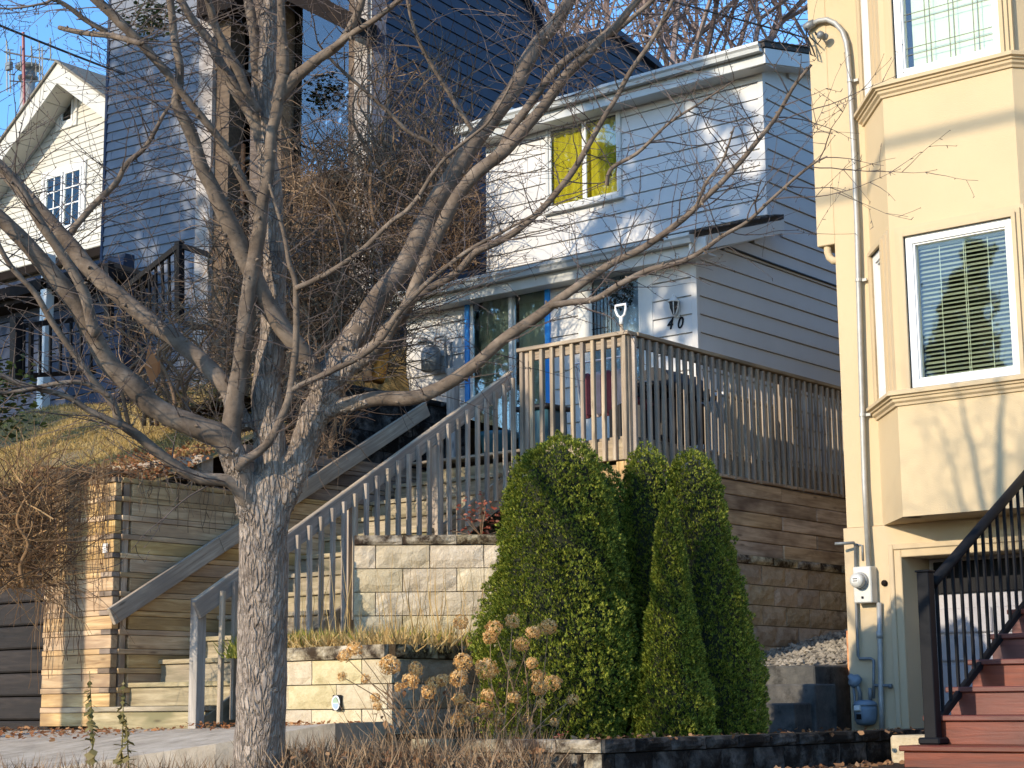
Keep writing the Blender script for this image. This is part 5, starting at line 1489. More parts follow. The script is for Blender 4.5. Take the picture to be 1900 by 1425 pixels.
# ------------------------------------------------------------------ the big bare tree
TD = 9.5
tree = thing('bare_tree', 'large bare multi stemmed tree with furrowed grey trunk in the foreground', 'tree', tuple(aD(478,1560,TD)))
tr = [(474,1600,112),(477,1520,102),(480,1425,95),(485,1300,93),(487,1150,91),(489,1020,89),(489,965,90),(492,920,76),(496,880,58)]
limbs = {
 'A': (9.5, 9.62, [(492,1000,58),(498,945,62),(504,880,62),(500,800,60),(495,740,58),(501,672,54),(505,605,48),(511,521,45),(509,440,42),(505,360,40),(497,290,38),(495,200,36),(497,100,35),(497,-10,34)]),
 'B': (9.47, 9.2, [(480,1000,44),(462,935,48),(438,870,44),(428,790,38),(444,690,33),(458,588,31),(468,504,29),(481,430,27),(487,387,26),(498,320,22),(504,250,21),(516,190,23),(528,138,22)]),
 'B2': (9.2, 9.1, [(528,140,20),(526,80,17),(521,20,16),(519,-30,15)]),
 'B3': (9.25, 9.0, [(520,182,26),(548,146,24),(590,110,20),(632,78,17),(664,24,15),(680,-40,13)]),
 'B4': (9.1, 8.9, [(616,90,13),(650,66,12),(700,34,11),(748,-6,10)]),
 'C': (9.48, 9.0, [(480,990,46),(464,935,48),(446,885,48),(420,820,48),(375,795,44),(320,774,41),(280,750,40),(248,718,42),(202,673,38),(175,629,36),(145,572,36),(101,514,35),(44,447,30),(-10,395,27)]),
 'C2': (9.1, 8.9, [(178,624,24),(150,530,20),(110,465,19),(78,420,18),(35,345,17),(-10,300,16)]),
 'D': (9.46, 9.9, [(446,800,40),(430,740,34),(404,700,33),(337,639,32),(286,602,31),(236,561,31),(182,514,32),(145,471,30),(84,404,28),(27,337,26),(-15,295,24)]),
 'D2': (9.8, 9.9, [(122,442,14),(166,388,12),(214,342,11),(236,303,10),(270,270,9),(300,219,7),(318,192,4)]),
 'E': (9.44, 8.9, [(484,975,26),(458,930,30),(425,892,25),(372,888,22),(320,861,20),(263,817,18),(222,787,16),(209,750,14),(168,700,13),(128,642,12),(91,588,12),(64,545,11),(20,494,10),(-8,440,9)]),
 'E2': (9.05, 8.8, [(226,790,13),(162,760,12),(118,733,11),(50,716,10),(-10,690,9)]),
 'E3': (8.95, 8.8, [(206,735,10),(160,711,10),(111,710,9),(55,722,8),(-10,731,7)]),
 'F': (9.3, 8.9, [(490,400,18),(470,368,16),(447,330,15),(420,278,14),(387,232,14),(357,196,14),(330,163,14),(300,125,15),(260,78,17),(224,40,18),(180,0,18),(140,-40,16)]),
 'G': (9.5, 9.05, [(606,742,46),(588,700,40),(560,655,36),(528,615,35),(495,562,35),(470,510,36),(450,470,37),(430,422,35),(402,364,30),(379,320,28),(362,272,26),(346,232,24),(330,195,20),(331,168,18),(330,118,16),(321,61,15),(311,-20,14)]),
 'H': (9.5, 9.52, [(496,1010,54),(512,950,54),(538,900,50),(552,862,50),(569,807,52),(592,755,56),(612,708,58)]),
 'H1': (9.52, 10.2, [(605,720,56),(625,672,50),(661,622,45),(701,555,42),(742,504,39),(775,447,38),(800,387,36),(844,320,36),(871,276,35),(914,219,33),(951,168,32),(978,115,30),(1005,74,28),(1036,34,26),(1070,-20,24)]),
 'H2': (9.5, 9.3, [(622,700,44),(655,675,38),(695,648,34),(722,612,29),(755,571,26),(779,514,25),(800,465,25),(830,397,26),(877,330,26),(928,286,25),(968,246,23),(1005,199,21),(1053,138,19),(1096,94,18),(1128,60,16),(1182,5,14),(1230,-40,12)]),
 'H3': (9.4, 9.5, [(925,290,18),(946,243,17),(970,210,16),(1009,155,15),(1045,118,14),(1085,88,13),(1150,52,10),(1220,-10,8)]),
 'I': (9.5, 8.8, [(600,765,34),(640,752,30),(690,741,29),(762,737,28),(813,720,26),(863,689,24),(897,662,22),(947,619,21),(994,588,20),(1031,558,18),(1082,524,16),(1133,491,14),(1182,466,13),(1232,435,12),(1290,386,11),(1340,336,10),(1397,272,9),(1440,218,8),(1470,165,7),(1506,120,5)]),
 'I2': (9.0, 8.7, [(1020,568,13),(1060,560,13),(1101,555,12),(1145,531,12),(1202,501,11),(1263,487,10),(1303,464,9),(1337,440,8),(1385,412,7),(1432,370,6),(1500,310,5),(1535,290,3)]),
 'J': (9.35, 9.2, [(440,868,22),(455,853,18),(488,830,16),(519,783,15),(539,723,14),(549,649,13),(549,534,11),(536,487,9),(529,440,8),(515,392,7),(500,340,5)]),
 'J1': (9.2, 8.9, [(549,534,11),(603,511,10),(653,480,10),(700,437,10),(730,410,9),(760,387,9),(803,323,8),(834,286,7),(880,250,6),(911,219,5),(951,151,4)]),
 'J2': (9.3, 9.0, [(540,722,12),(575,706,11),(637,679,12),(700,636,12),(738,582,12),(764,553,11),(800,520,9),(860,470,8),(930,430,6),(1000,395,4)]),
 'K1': (9.6, 9.5, [(500,310,32),(486,262,29),(466,212,27),(436,162,24),(409,118,20),(389,74,17),(355,34,16),(325,-15,15)]),
 'K2': (9.5, 9.3, [(476,210,20),(455,165,18),(436,118,18),(416,81,16),(399,47,15),(380,-15,13)]),
 'K3': (9.58, 9.7, [(502,262,27),(490,210,26),(483,162,24),(476,94,22),(466,40,20),(458,-20,18)]),
 'L': (9.4, 9.1, [(712,640,17),(740,590,16),(776,548,15),(846,508,14),(883,467,14),(930,447,13),(992,401,12),(1032,358,12),(1075,297,11),(1110,236,10),(1145,180,9),(1171,132,9),(1218,61,8),(1255,-15,7)]),
 'P': (9.9, 9.7, [(850,312,9),(820,285,8),(797,266,8),(756,243,8),(716,202,7),(669,162,7),(621,118,6),(590,80,4)]),
 'Q': (9.95, 9.8, [(884,252,9),(860,215,9),(834,175,8),(803,121,8),(773,67,7),(756,0,6)]),
 'S': (9.1, 8.7, [(110,50,9),(160,62,11),(205,66,12),(262,80,11)]),
 'S2': (8.9, 8.7, [(200,60,11),(160,38,10),(130,16,9),(100,0,8),(84,6,5),(30,15,4),(-10,16,3)]),
 'U': (9.0, 8.8, [(1125,343,9),(1135,312,8),(1180,285,7),(1240,230,5),(1300,190,4),(1362,150,2.5)]),
 'W': (8.9, 8.7, [(1290,386,7),(1310,340,6),(1340,300,5),(1362,235,3)]),
}
def px3(x, y, w, d): return (aD(x, y, d), max(.0014, w/FPX*d*0.5))
limb_pts = {}
t3 = smooth_path([px3(x,y,w,TD) for x,y,w in tr], 5)
tmb = MB()
NS = 28
def rough_tube(mb, path, n, amp, seed, flare=0.0):
    pts = [p for p,_ in path]
    i0 = len(mb.v); mb.tube(pts, [r for _,r in path], n)
    for k,(p,r) in enumerate(path):
        for j in range(n):
            i = i0+k*n+j; q = Vector(mb.v[i]); dvec = q-p
            nz = noise.noise((dvec.x*26+seed, dvec.y*26, q.z*5.0)) + .6*noise.noise((dvec.x*60, dvec.y*60+seed, q.z*11))
            mb.v[i] = tuple(p + dvec*(1+amp*nz))
dense = []
for (p0,r0),(p1,r1) in zip(t3[:-1], t3[1:]):
    for j in range(5): dense.append((p0.lerp(p1,j/5), r0+(r1-r0)*j/5))
dense.append(t3[-1])
i_tr = 0
tmb.tube([p for p,_ in dense], [r for _,r in dense], 36)
Rt = random.Random(21)
for name, (d0, d1, pl) in limbs.items():
    n = len(pl)
    L = [0]
    for a, b in zip(pl[:-1], pl[1:]): L.append(L[-1]+math.hypot(a[0]-b[0], a[1]-b[1]))
    raw = [px3(x, y, w, d0+(d1-d0)*(L[i]/L[-1])) for i,(x,y,w) in enumerate(pl)]
    path = smooth_path(raw, 5)
    # small kinks
    path = [(p+V(noise.noise((p.x*6,p.y*6,p.z*6)), noise.noise((p.x*6+9,p.y*6,p.z*6)), noise.noise((p.x*6,p.y*6+5,p.z*6)))*min(.010,r*.5), r*(1+.07*noise.noise((p.x*14,p.y*14,p.z*14)))) for p,r in path]
    # carry on past the frame edge so that nothing is cut off in space
    e, r = path[-1]; dr = (path[-1][0]-path[-4][0]).normalized()
    if pl[-1][1] < 0 or pl[-1][0] < 0:
        for k in range(1,14):
            dr = (dr+V(Rt.uniform(-.12,.12),Rt.uniform(-.12,.12),Rt.uniform(-.06,.14))).normalized()
            e = e+dr*.11; path.append((e, max(.002, r*(1-k/14))))
    limb_pts[name] = path
    w0 = path[0][1]
    sides = 20 if w0 > .05 else 12 if w0 > .02 else 7
    mb = MB()
    if name in ('A','B','C','D','E','H','I','G','H1','H2','J'):
        # the first stretch of each main stem also goes into the joined trunk so that forks blend
        acc, k = 0, 1
        lim = .75 if name in ('A','H') else .42 if name in ('B','C','H1') else .22
        while k < len(path)-1 and acc < lim: acc += (path[k][0]-path[k-1][0]).length; k += 1
        tmb.tube([p for p,_ in path[:k+1]], [r*(1+.12*max(0,1-i/6)) for i,(p,r) in enumerate(path[:k+1])], 20)
    if w0 > .05: rough_tube(mb, [(p,r*.97) for p,r in path], sides, .02, Rt.random()*9)
    else: mb.tube([p for p,_ in path],[r for _,r in path], sides)
    big = name in ('A','H') 
    o = obj('limb', mb, M['bark_trunk' if big else 'bark_limb'], tree, True)
# trunk and forks as one continuous surface
tm = mesh('trunk_raw', tmb.v, tmb.f, M['bark_trunk'])
to = bpy.data.objects.new('trunk_raw', tm); COL.objects.link(to)
md = to.modifiers.new('r','REMESH'); md.mode = 'VOXEL'; md.voxel_size = .011; md.use_smooth_shade = True
ms = to.modifiers.new('s','SMOOTH'); ms.iterations = 5; ms.factor = .5
me = bpy.data.meshes.new_from_object(to.evaluated_get(bpy.context.evaluated_depsgraph_get()))
bpy.data.objects.remove(to)
nv = len(me.vertices); co = np.empty(nv*3); me.vertices.foreach_get('co', co); co = co.reshape(-1,3)
no = np.empty(nv*3); me.vertices.foreach_get('normal', no); no = no.reshape(-1,3)
for i in range(nv):       # furrows and plates in the bark
    x, y, z = co[i]
    w_ = noise.noise((x*9, y*9, z*4))*.9
    a_ = noise.noise((x*30+w_, y*30+w_, z*5.5)); b_ = noise.noise((x*62, y*62+w_, z*13+3))
    co[i] += no[i]*(.006*(abs(a_)*2-.5) + .003*b_)
me.vertices.foreach_set('co', (co-np.array(wloc(tree))).ravel()); me.update()
if not me.materials: me.materials.append(M['bark_trunk'])
me.polygons.foreach_set('use_smooth', [True]*len(me.polygons))
to = bpy.data.objects.new('trunk', me); link(to, tree)
# knots
kn = MB()
for name, path in limb_pts.items():
    for p, r in path[2:]:
        if r > .004 and Rt.random() < .30:
            dv = V(Rt.uniform(-1,1),Rt.uniform(-1,1),Rt.uniform(-1,1)).normalized()
            s_ = r*1.0
            kn.tube([p+dv*s_*.5, p+dv*(s_+.004), p+dv*(s_+.012+r*.2)], [.006+r*.18,.005+r*.12,.002], 5)
obj('knots', kn, M['bark_limb'], tree, True)['kind'] = 'stuff'
# twigs
tw_ = MB(); MAXT = [0]
def twig(p, d, L, r0, lvl):
    n = max(3, int(L/.055)); pts = [p]; q = p; dd = d.normalized()
    for k in range(n):
        dd = (dd + V(Rt.uniform(-.16,.16),Rt.uniform(-.16,.16),Rt.uniform(-.11,.14))).normalized()
        q = q+dd*(L/n); pts.append(q)
        if k > 0 and Rt.random() < .55:      # bud or short spur
            s = dd.orthogonal(); s.rotate(Matrix.Rotation(Rt.uniform(0,6.28),3,dd)); s = (s+dd*.6).normalized()
            tw_.tube([q, q+s*Rt.uniform(.008,.022)], [.0026,.0012], 3, False)
        if lvl < 2 and k > 0 and Rt.random() < (.30 if lvl == 0 else .16):
            s = dd.orthogonal(); s.rotate(Matrix.Rotation(Rt.uniform(0,6.28),3,dd)); s.z *= .6
            twig(q, (s*.8+dd*.75), L*Rt.uniform(.25,.55), r0*.62, lvl+1)
    tw_.tube(pts, [max(.0011, r0*(1-.8*i/n)) for i in range(n+1)], 4 if lvl == 0 else 3, False)
cam_r = CR
for name, path in limb_pts.items():
    if name in ('H',): continue
    tot = 0; nxt = .18 if path[0][1] > .03 else .08
    for (p0,r0),(p1,r1) in zip(path[:-1], path[1:]):
        tot += (p1-p0).length
        while tot > nxt:
            nxt += Rt.uniform(.028,.075) if r0 > .012 else Rt.uniform(.036,.095)
            if r0 > .05 and Rt.random() < .7: continue
            if r0 > .025 and Rt.random() < .4: continue
            tg = (p1-p0).normalized()
            s = tg.orthogonal(); s.rotate(Matrix.Rotation(Rt.uniform(0,6.28),3,tg))
            s = V(s.x, s.y, s.z*.32+.04)
            L = Rt.uniform(.2,.75)*(1.0 if r0 > .006 else .55)
            if Rt.random() < .18: L *= 1.5
            twig(p1, s+tg*Rt.uniform(.25,.8), L, min(r0*.6, Rt.uniform(.0028,.0046)), 0)
obj('twigs', tw_, M['twig'], tree)['kind'] = 'stuff'

# ------------------------------------------------------------------ cedars
fr_v, fr_f = [], []
for k in range(5):          # a small flat fan of blades in the local YZ plane, growing along +Y
    a = (-1.0+2.0*k/4)*.75; l = 1.0-.12*abs(k-2)
    c_, s_ = math.cos(a), math.sin(a); w_ = .085
    i = len(fr_v); base = (.15*math.sin(k*2.1)*.3)
    fr_v += [(base,0,0), (.05*(k-2), .55*l*c_-w_*s_, .55*l*s_+w_*c_), (.1*(k-2)*.5, l*c_, l*s_), (-.05*(k-2), .55*l*c_+w_*s_, .55*l*s_-w_*c_)]
    fr_f.append((i,i+1,i+2,i+3))
def cedar(label, base, H, R0, prof, n, seed, lean_=(0,0), cone=1.0):
    c = thing('cedar', label, 'cedar shrub', tuple(base), 'cedars behind the low wall')
    R = np.random.default_rng(seed)
    hs = []; 
    pr = lambda t: np.interp(t, [p[0] for p in prof], [p[1] for p in prof])*R0
    t = R.random(n*3); keep = R.random(n*3) < (pr(t)/R0*.85+.12); t = t[keep][:n]
    n = len(t)
    an = R.random(n)*2*np.pi
    r = pr(t)
    mod = np.array([noise.noise((math.cos(a)*3.2*(rr+.25)+seed, math.sin(a)*3.2*(rr+.25), tt*H*3.6)) + .55*noise.noise((math.cos(a)*8*(rr+.2)+seed, math.sin(a)*8*(rr+.2), tt*H*9.0)) + 1.25*noise.noise((math.cos(a)*15*(rr+.2)+seed, math.sin(a)*15*(rr+.2), tt*H*18.0)) for a,rr,tt in zip(an,r,t)])
    dep = R.random(n)**2*.15
    rr = r*(1+.12*mod) - dep*(r+.1)
    x = base[0]+np.cos(an)*rr+lean_[0]*t; y = base[1]+np.sin(an)*rr+lean_[1]*t; z = base[2]+t*H*(1+.02*mod)
    out = np.stack([np.cos(an), np.sin(an), .75+.5*R.random(n)+.8*t**4],1) + R.normal(0,.38,(n,3))
    rot = rots(out, roll=R.normal(0,.7,n))
    sc = R.uniform(.015,.033,n)*(1.05-.15*t)
    scatter('foliage', fr_v, fr_f, np.stack([x,y,z],1), rot, sc, M['cedar'], c)
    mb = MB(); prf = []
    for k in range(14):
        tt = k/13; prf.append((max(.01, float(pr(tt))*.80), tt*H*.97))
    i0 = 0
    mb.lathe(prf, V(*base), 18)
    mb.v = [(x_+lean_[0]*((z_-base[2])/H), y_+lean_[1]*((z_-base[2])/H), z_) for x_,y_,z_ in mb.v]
    obj('shade_core', mb, M['cedar_core'], c, True)  # solid dark core added to block light through the foliage
    obj('trunk', MB().tube([V(*base)-V(0,0,.15), V(*base)+V(0,0,H*.5)], [.04,.02], 6), M['bark_limb'], c)
    return c
PB = [(0,.80),(.08,.92),(.2,1.0),(.35,.98),(.5,.88),(.65,.74),(.8,.63),(.9,.52),(.96,.36),(1.0,.05)]
def cb(x, y, d): q = aD(x,y,d); return (q.x, q.y, -.25)
b1 = cb(1035,1340,12.2)
cedar('largest bushy cedar, bright green and broad, nearest the buff block wall', b1, 2.13, .545, PB, 46000, 1, (.0,.06))
b2 = cb(1118,1330,12.6)
cedar('cedar tucked close behind the largest one on its shaded side', b2, 1.98, .40, PB, 22000, 2)
b3 = cb(1212,1330,12.6)
cedar('slim cedar with a pointed top between the two broad cedars', b3, 2.11, .24, [(0,.9),(.2,1.1),(.5,1.0),(.75,.86),(.9,.7),(.97,.45),(1,.03)], 17000, 3)
b4 = cb(1250,1340,12.0)
cedar('narrow low cedar lit bright at the front of the dark right group', b4, 1.70, .22, [(0,1.2),(.15,1.25),(.3,1.0),(.5,.72),(.7,.5),(.85,.36),(.95,.2),(1,.02)], 18000, 4)
b5 = cb(1318,1330,12.5)
cedar('broad dark cedar furthest to the right, by the concrete steps', b5, 2.06, .385, [(0,.96),(.1,1.04),(.25,1.0),(.45,.84),(.6,.68),(.75,.56),(.88,.48),(.96,.34),(1.0,.03)], 27000, 5, (-.10,.0))

# ------------------------------------------------------------------ hydrangea with dried heads
def head_mesh(seed, m):
    R = random.Random(seed); b = MB()
    for k in range(85):
        u = R.uniform(-1,1); a = R.uniform(0,6.28); s_ = math.sqrt(1-u*u)
        dr = V(s_*math.cos(a), s_*math.sin(a), u*.85); rr = .044*R.uniform(.78,1.05)*(1+.34*noise.noise((dr.x*1.7+seed*3.1, dr.y*1.7, dr.z*1.7)))
        c = dr*rr; t1 = dr.orthogonal().normalized(); t2 = dr.cross(t1)
        ph = R.uniform(0,1.57)
        for j in range(3):
            an = ph+j*2.09; e = (t1*math.cos(an)+t2*math.sin(an)); f = (t1*-math.sin(an)+t2*math.cos(an))
            l = R.uniform(.009,.014)
            b.poly([c, c+e*l*.6+f*l*.5+dr*.002, c+e*l+dr*R.uniform(-.003,.006), c+e*l*.6-f*l*.5+dr*.002])
    return mesh('flower_head', b.v, b.f, m)
HM = [head_mesh(s, M['flower_dry']) for s in range(4)]
heads_l = [(639,1217,13),(659,1203,15),(634,1255,9),(678,1259,9),(696,1294,10),(724,1233,20),(761,1263,17),(772,1240,14),(803,1268,13),(820,1262,13),(796,1283,14),(851,1257,18),(860,1228,18),(855,1154,15),(853,1296,13),(871,1316,14),(849,1335,14),(700,1310,9),(740,1275,9)]
heads_r = [(916,1165,15),(910,1182,14),(951,1152,14),(1018,1163,16),(989,1173,14),(968,1195,14),(904,1241,21),(949,1232,9),(987,1230,12),(899,1316,13),(928,1333,12),(954,1294,13),(978,1337,11),(904,1289,13),(997,1255,14),(1001,1276,15),(1027,1267,15),(1062,1298,11),(1005,1305,9),(1028,1340,9)]
Rh = random.Random(5)
for heads, bx, lab in ((heads_l, 800, 'dried hydrangea bush with tan heads in front of the planter corner'), (heads_r, 930, 'dried hydrangea bush with tan heads in front of the largest cedar')):
    D0 = 10.6 if bx < 900 else 10.9
    b0 = aD(bx,1440,D0); b0.z = -.42
    hy = thing('hydrangea', lab, 'hydrangea', tuple(b0), 'dried hydrangeas')
    sm = MB()
    for (x, y, r) in heads:
        d = D0+Rh.uniform(-.35,.35)
        q = aD(x, y, d)
        s_ = r/FPX*d/.048*1.12
        Mx = Matrix.Translation(q) @ Matrix.Rotation(Rh.uniform(0,6.28),4,'Z') @ Matrix.Rotation(Rh.uniform(-.5,.5),4,'X') @ Matrix.Scale(s_,4)
        inst('flower_head', HM[Rh.randrange(4)], Mx, hy)
        rt = b0+V(Rh.uniform(-.22,.22),Rh.uniform(-.15,.15),0)
        mid = rt.lerp(q,.55)+V(Rh.uniform(-.05,.05),Rh.uniform(-.05,.05),.06)
        path = smooth_path([(rt,.0045),(mid,.0035),(q,.0022)],5)
        sm.tube([p for p,_ in path],[r_ for _,r_ in path],4,False)
        if Rh.random() < .6:
            e = mid+V(Rh.uniform(-.18,.18),Rh.uniform(-.1,.1),Rh.uniform(.08,.25)); sm.tube([mid,mid.lerp(e,.5)+V(0,0,.02),e],[.0025,.002,.001],3,False)
    for k in range(70):
        rt = b0+V(Rh.uniform(-.4,.4),Rh.uniform(-.2,.2),0); e = rt+V(Rh.uniform(-.3,.3),Rh.uniform(-.2,.2),Rh.uniform(.2,.62))
        sm.tube([rt, rt.lerp(e,.5)+V(Rh.uniform(-.04,.04),0,.03), e],[.003,.0022,.001],3,False)
    obj('stem', sm, M['stem_dry'], hy)
    lf_v = [(0,0,0),(-.35,.4,.06),(0,1,-.1),(.35,.4,.06)]
    n = 60; ps = np.array([[b0.x+Rh.uniform(-.4,.4), b0.y+Rh.uniform(-.25,.25), -.35+Rh.uniform(0,.5)] for _ in range(n)])
    scatter('leaves', lf_v, [(0,1,2,3)], ps, rots(rng.normal(0,1,(n,3))), rng.uniform(.03,.06,n), M['dead_leaf'], hy)

# ------------------------------------------------------------------ blades, litter and dry growth
bl_v = [(-.04,0,0),(.04,0,0),(.03,.5,.10),(-.03,.5,.10),(0,1,.0)]
bl_f = [(0,1,2,3),(3,2,4)]
def blades(name, P, hgt, m, label, tilt=.35, width=1.0):
    n = len(P); d = np.stack([rng.normal(0,tilt,n), rng.normal(0,tilt,n), np.ones(n)],1)
    up = np.stack([rng.normal(0,1,n), rng.normal(0,1,n), np.zeros(n)],1)
    tv = [(x*width,y,z) for x,y,z in bl_v]
    return scatter(name, tv, bl_f, P, rots(d, up), hgt, m, None, False, 'stuff', label)
lf_v = [(-.5,0,.0),(-.2,-.35,.12),(.5,-.12,-.02),(.62,.1,.1),(.1,.4,.03),(-.3,.3,.15)]
lf_f = [(0,1,4,5),(1,2,3,4)]
def litter(name, P, size, m, label, flat=.5):
    n = len(P); f = rng.normal(0,1,(n,3)); f[:,2] *= flat
    return scatter(name, lf_v, lf_f, P, rots(f, roll=rng.normal(0,flat,n)), size, m, None, False, 'stuff', label)
def U(a, b, n): return rng.uniform(a, b, n)
# lawn slope
def lawn_z(x, y): return np.where(x > -14.4, np.minimum(lawn_h(x,y), 2.92), lawn_h(x,y))
def lawn_h(x, y): return 2.0+np.minimum(np.maximum(0,(y-9.9)),5.6)*.40+np.maximum(0,y-15.5)*.14 + .05*np.sin(x*1.7)+.04*np.sin(y*2.3+x)
M['lawn'] = m_stone('dry lawn turf', lin(104,88,50), lin(144,120,72), lin(168,144,92), lin(100,94,48), .6, 6.0, .6)
gx_ = np.linspace(-24,-12.12,36); gy_ = np.linspace(9.9,18,26); b = MB()
for y in gy_:
    for x in gx_: b.v.append((float(x), float(y), float(lawn_z(x,y))))
for j in range(len(gy_)-1):
    for i in range(len(gx_)-1):
        q = j*len(gx_)+i; b.f.append((q,q+1,q+len(gx_)+1,q+len(gx_)))
tag(obj('lawn', b, M['lawn'], None, True), 'dry sloping lawn above the timber wall', None, None, 'structure')
n = 70000; x, y = U(-22,-12.3,n), 9.95+8*rng.random(n)**1.6
blades('grass', np.stack([x,y,lawn_z(x,y)],1), U(.03,.075,n), M['lawn_blade'], 'short dry grass on the sloping lawn', .6, 2.2)
# tufts on the planter
n = 2600; x = np.where(rng.random(n) < .6, U(-10.45,-9.6,n), U(-10.4,-8.6,n)); y = U(9.3,9.75,n)+ (x+10.4)*.15
blades('grass_tuft', np.stack([x,y,np.full(n,.38)],1), U(.06,.24,n), M['grass_green'], 'yellow green grass tufts on the planter', .5, 1.0)
n = 2600; x = U(-9.9,-8.5,n); y = 9.25+U(0,.9,n)
blades('dry_grass', np.stack([x,y,np.full(n,.38)],1), U(.06,.26,n), M['straw'], 'straw coloured dry grass on the planter', .6, .9)
n = 130; x = U(-10.2,-8.9,n); y = U(9.7,10.2,n)+ (x+10.3)*.7
blades('dry_stalks', np.stack([x,y,np.full(n,.38)],1), U(.35,.95,n), M['straw'], 'thin dry stalks standing in front of the block wall', .10, .12)
# front bed: brown brush and curled leaves
def bedP(n, x0=480, x1=1010, d0=9.3, d1=10.7):
    px_ = U(x0,x1,n); d = U(d0,d1,n)
    return np.array([list(aD(a,1440,b_))[:2]+[-.44] for a,b_ in zip(px_,d)])
n = 5200; blades('dry_brush', bedP(n), U(.08,.36,n), M['stem_dry'], 'brown dry stems filling the front bed', .55, .35)
n = 900; P = bedP(n); P[:,2] += U(0,.20,n); litter('fallen_leaves', P, U(.02,.05,n), M['dead_leaf'], 'curled dead leaves among the brown stems', 1.0)
n = 2200; blades('dry_brush', bedP(n, -60, 480, 9.0, 10.2), U(.05,.24,n), M['stem_dry'], 'short brown stems at the lower left edge', .6, .4)
n = 900; P = bedP(n, -60, 480, 9.0, 10.4); P[:,2] += U(0,.10,n); litter('fallen_leaves', P, U(.02,.05,n), M['orange_leaf'], 'orange brown leaves under the tree at the lower left', .8)
# leaves on the walk and on the first steps
n = 620; x, y = U(-14.5,-10.7,n), 9.30-np.abs(rng.normal(0,.6,n))
litter('fallen_leaves', np.stack([x,y,-.21+(y-8.2)*.045+.02*rng.random(n)],1), U(.02,.05,n), M['orange_leaf'], 'orange leaves gathered along the foot of the timber wall', .35)
n = 260; x, y = U(-10.5,-8.7,n), 9.12-np.abs(rng.normal(0,.12,n))
litter('fallen_leaves', np.stack([x,y,np.full(n,-.15)+.05*rng.random(n)],1), U(.02,.045,n), M['orange_leaf'], 'dry leaves along the foot of the planter', .5)
n = 260; x = U(-7.0,-5.7,n); y = U(8.0,12.5,n); P = np.stack([x,y,-.21+.02*rng.random(n)],1)
litter('fallen_leaves', P, U(.02,.045,n), M['dead_leaf'], 'brown leaves on the planting bed behind the low wall', .5)
n = 300; x = -5.68+np.abs(rng.normal(0,.09,n)); y = U(8.2,11.6,n)
litter('fallen_leaves', np.stack([x,y,-.42-(10-y)*.02*0+.03*rng.random(n)],1), U(.03,.06,n), M['dead_leaf'], 'brown leaves along the driveway edge', .5)
n = 1500; x = U(-13.4,-12.0,n); y = 9.5+U(0,1.3,n)
litter('fallen_leaves', np.stack([x,y,lawn_z(x,y)+.02+.10*rng.random(n)],1), U(.02,.05,n), M['orange_leaf'], 'orange leaf litter on top of the timber wall', .6)
n = 500; x = U(-13.5,-12.1,n); y = U(10.8,13.7,n)
litter('fallen_leaves', np.stack([x,y,np.full(n,3.0)*0+np.maximum(lawn_z(x,y),2.1)+.05*rng.random(n)],1), U(.02,.05,n), M['dead_leaf'], 'brown leaf litter on the bank behind the tree', .6)

# weeds at the lower left
def weed(label, px_, py0, py1, d, nl, seed):
    R = random.Random(seed); a, b_ = aD(px_,py1+60,d), aD(px_+R.uniform(-8,8),py0,d)
    t_ = thing('weed_plant', label, 'weed', tuple(a), 'leafy weeds by the walk')
    obj('stem', MB().tube([a, a.lerp(b_,.5)+V(.01,0,0), b_],[.005,.004,.002],5), M['weed'], t_)
    mb = MB()
    for k in range(nl):
        p_ = a.lerp(b_, .25+.75*k/nl); s_ = R.uniform(.035,.075)*(1.1-.6*k/nl)
        dr = V(R.uniform(-1,1),R.uniform(-1,1),R.uniform(-.9,.2)).normalized(); sd = dr.cross(V(0,0,1)).normalized()*s_*.45
        mb.poly([p_, p_+dr*s_*.5+sd, p_+dr*s_*1.2, p_+dr*s_*.5-sd])
    obj('leaves', mb, M['weed'], t_)
weed('tall leafy weed nearest the left edge of the stair foot', 172, 1245, 1400, 9.5, 46, 1)
weed('leafy yellow green weed in the middle of the three', 222, 1262, 1400, 9.5, 44, 2)
weed('shorter leafy weed nearest the tree trunk', 238, 1330, 1410, 9.45, 34, 3)
# small red leaved plants
def leafy(name, label, c, rad, n, m, cat, size=(.02,.045)):
    t_ = thing(name, label, cat, tuple(c))
    P = np.array([[c[0],c[1],c[2]]])+rng.normal(0,1,(n,3))*np.array(rad)
    scatter('leaves', lf_v, lf_f, P, rots(rng.normal(0,1,(n,3))), rng.uniform(size[0],size[1],n), m, t_)
    mb = MB()
    for k in range(12):
        i = rng.integers(n); mb.tube([V(c[0],c[1],c[2]-rad[2]*1.6), Vector(P[i])],[.004,.0015],4,False)
    obj('stem', mb, M['stem_dry'], t_); return t_
q = aZ(895,975,1.47); leafy('red_leaved_shrub', 'small reddish leaved plant on top of the tall block wall', aD(893,962,15.6), (.13,.10,.10), 150, M['red_leaf'], 'shrub')
leafy('red_leaved_shrub', 'small patch of rust red leaves on the low wall end', aD(1040,1374,10.2), (.06,.05,.025), 60, M['red_leaf'], 'shrub', (.012,.026))
leafy('evergreen_bush', 'dark green bush at the left edge beside the porch railing', aD(2,735,20.5), (.22,.2,.22), 420, M['evergreen'], 'bush', (.05,.10))
leafy('hanging_plant', 'green hanging plant under the slate house eave', aD(280,32,25.5), (.22,.15,.16), 260, M['evergreen'], 'hanging plant', (.05,.10))
leafy('fern_tuft', 'small green tuft at the top edge of the lawn', aD(345,735,17.5), (.35,.2,.08), 150, M['weed'], 'plant', (.03,.07))

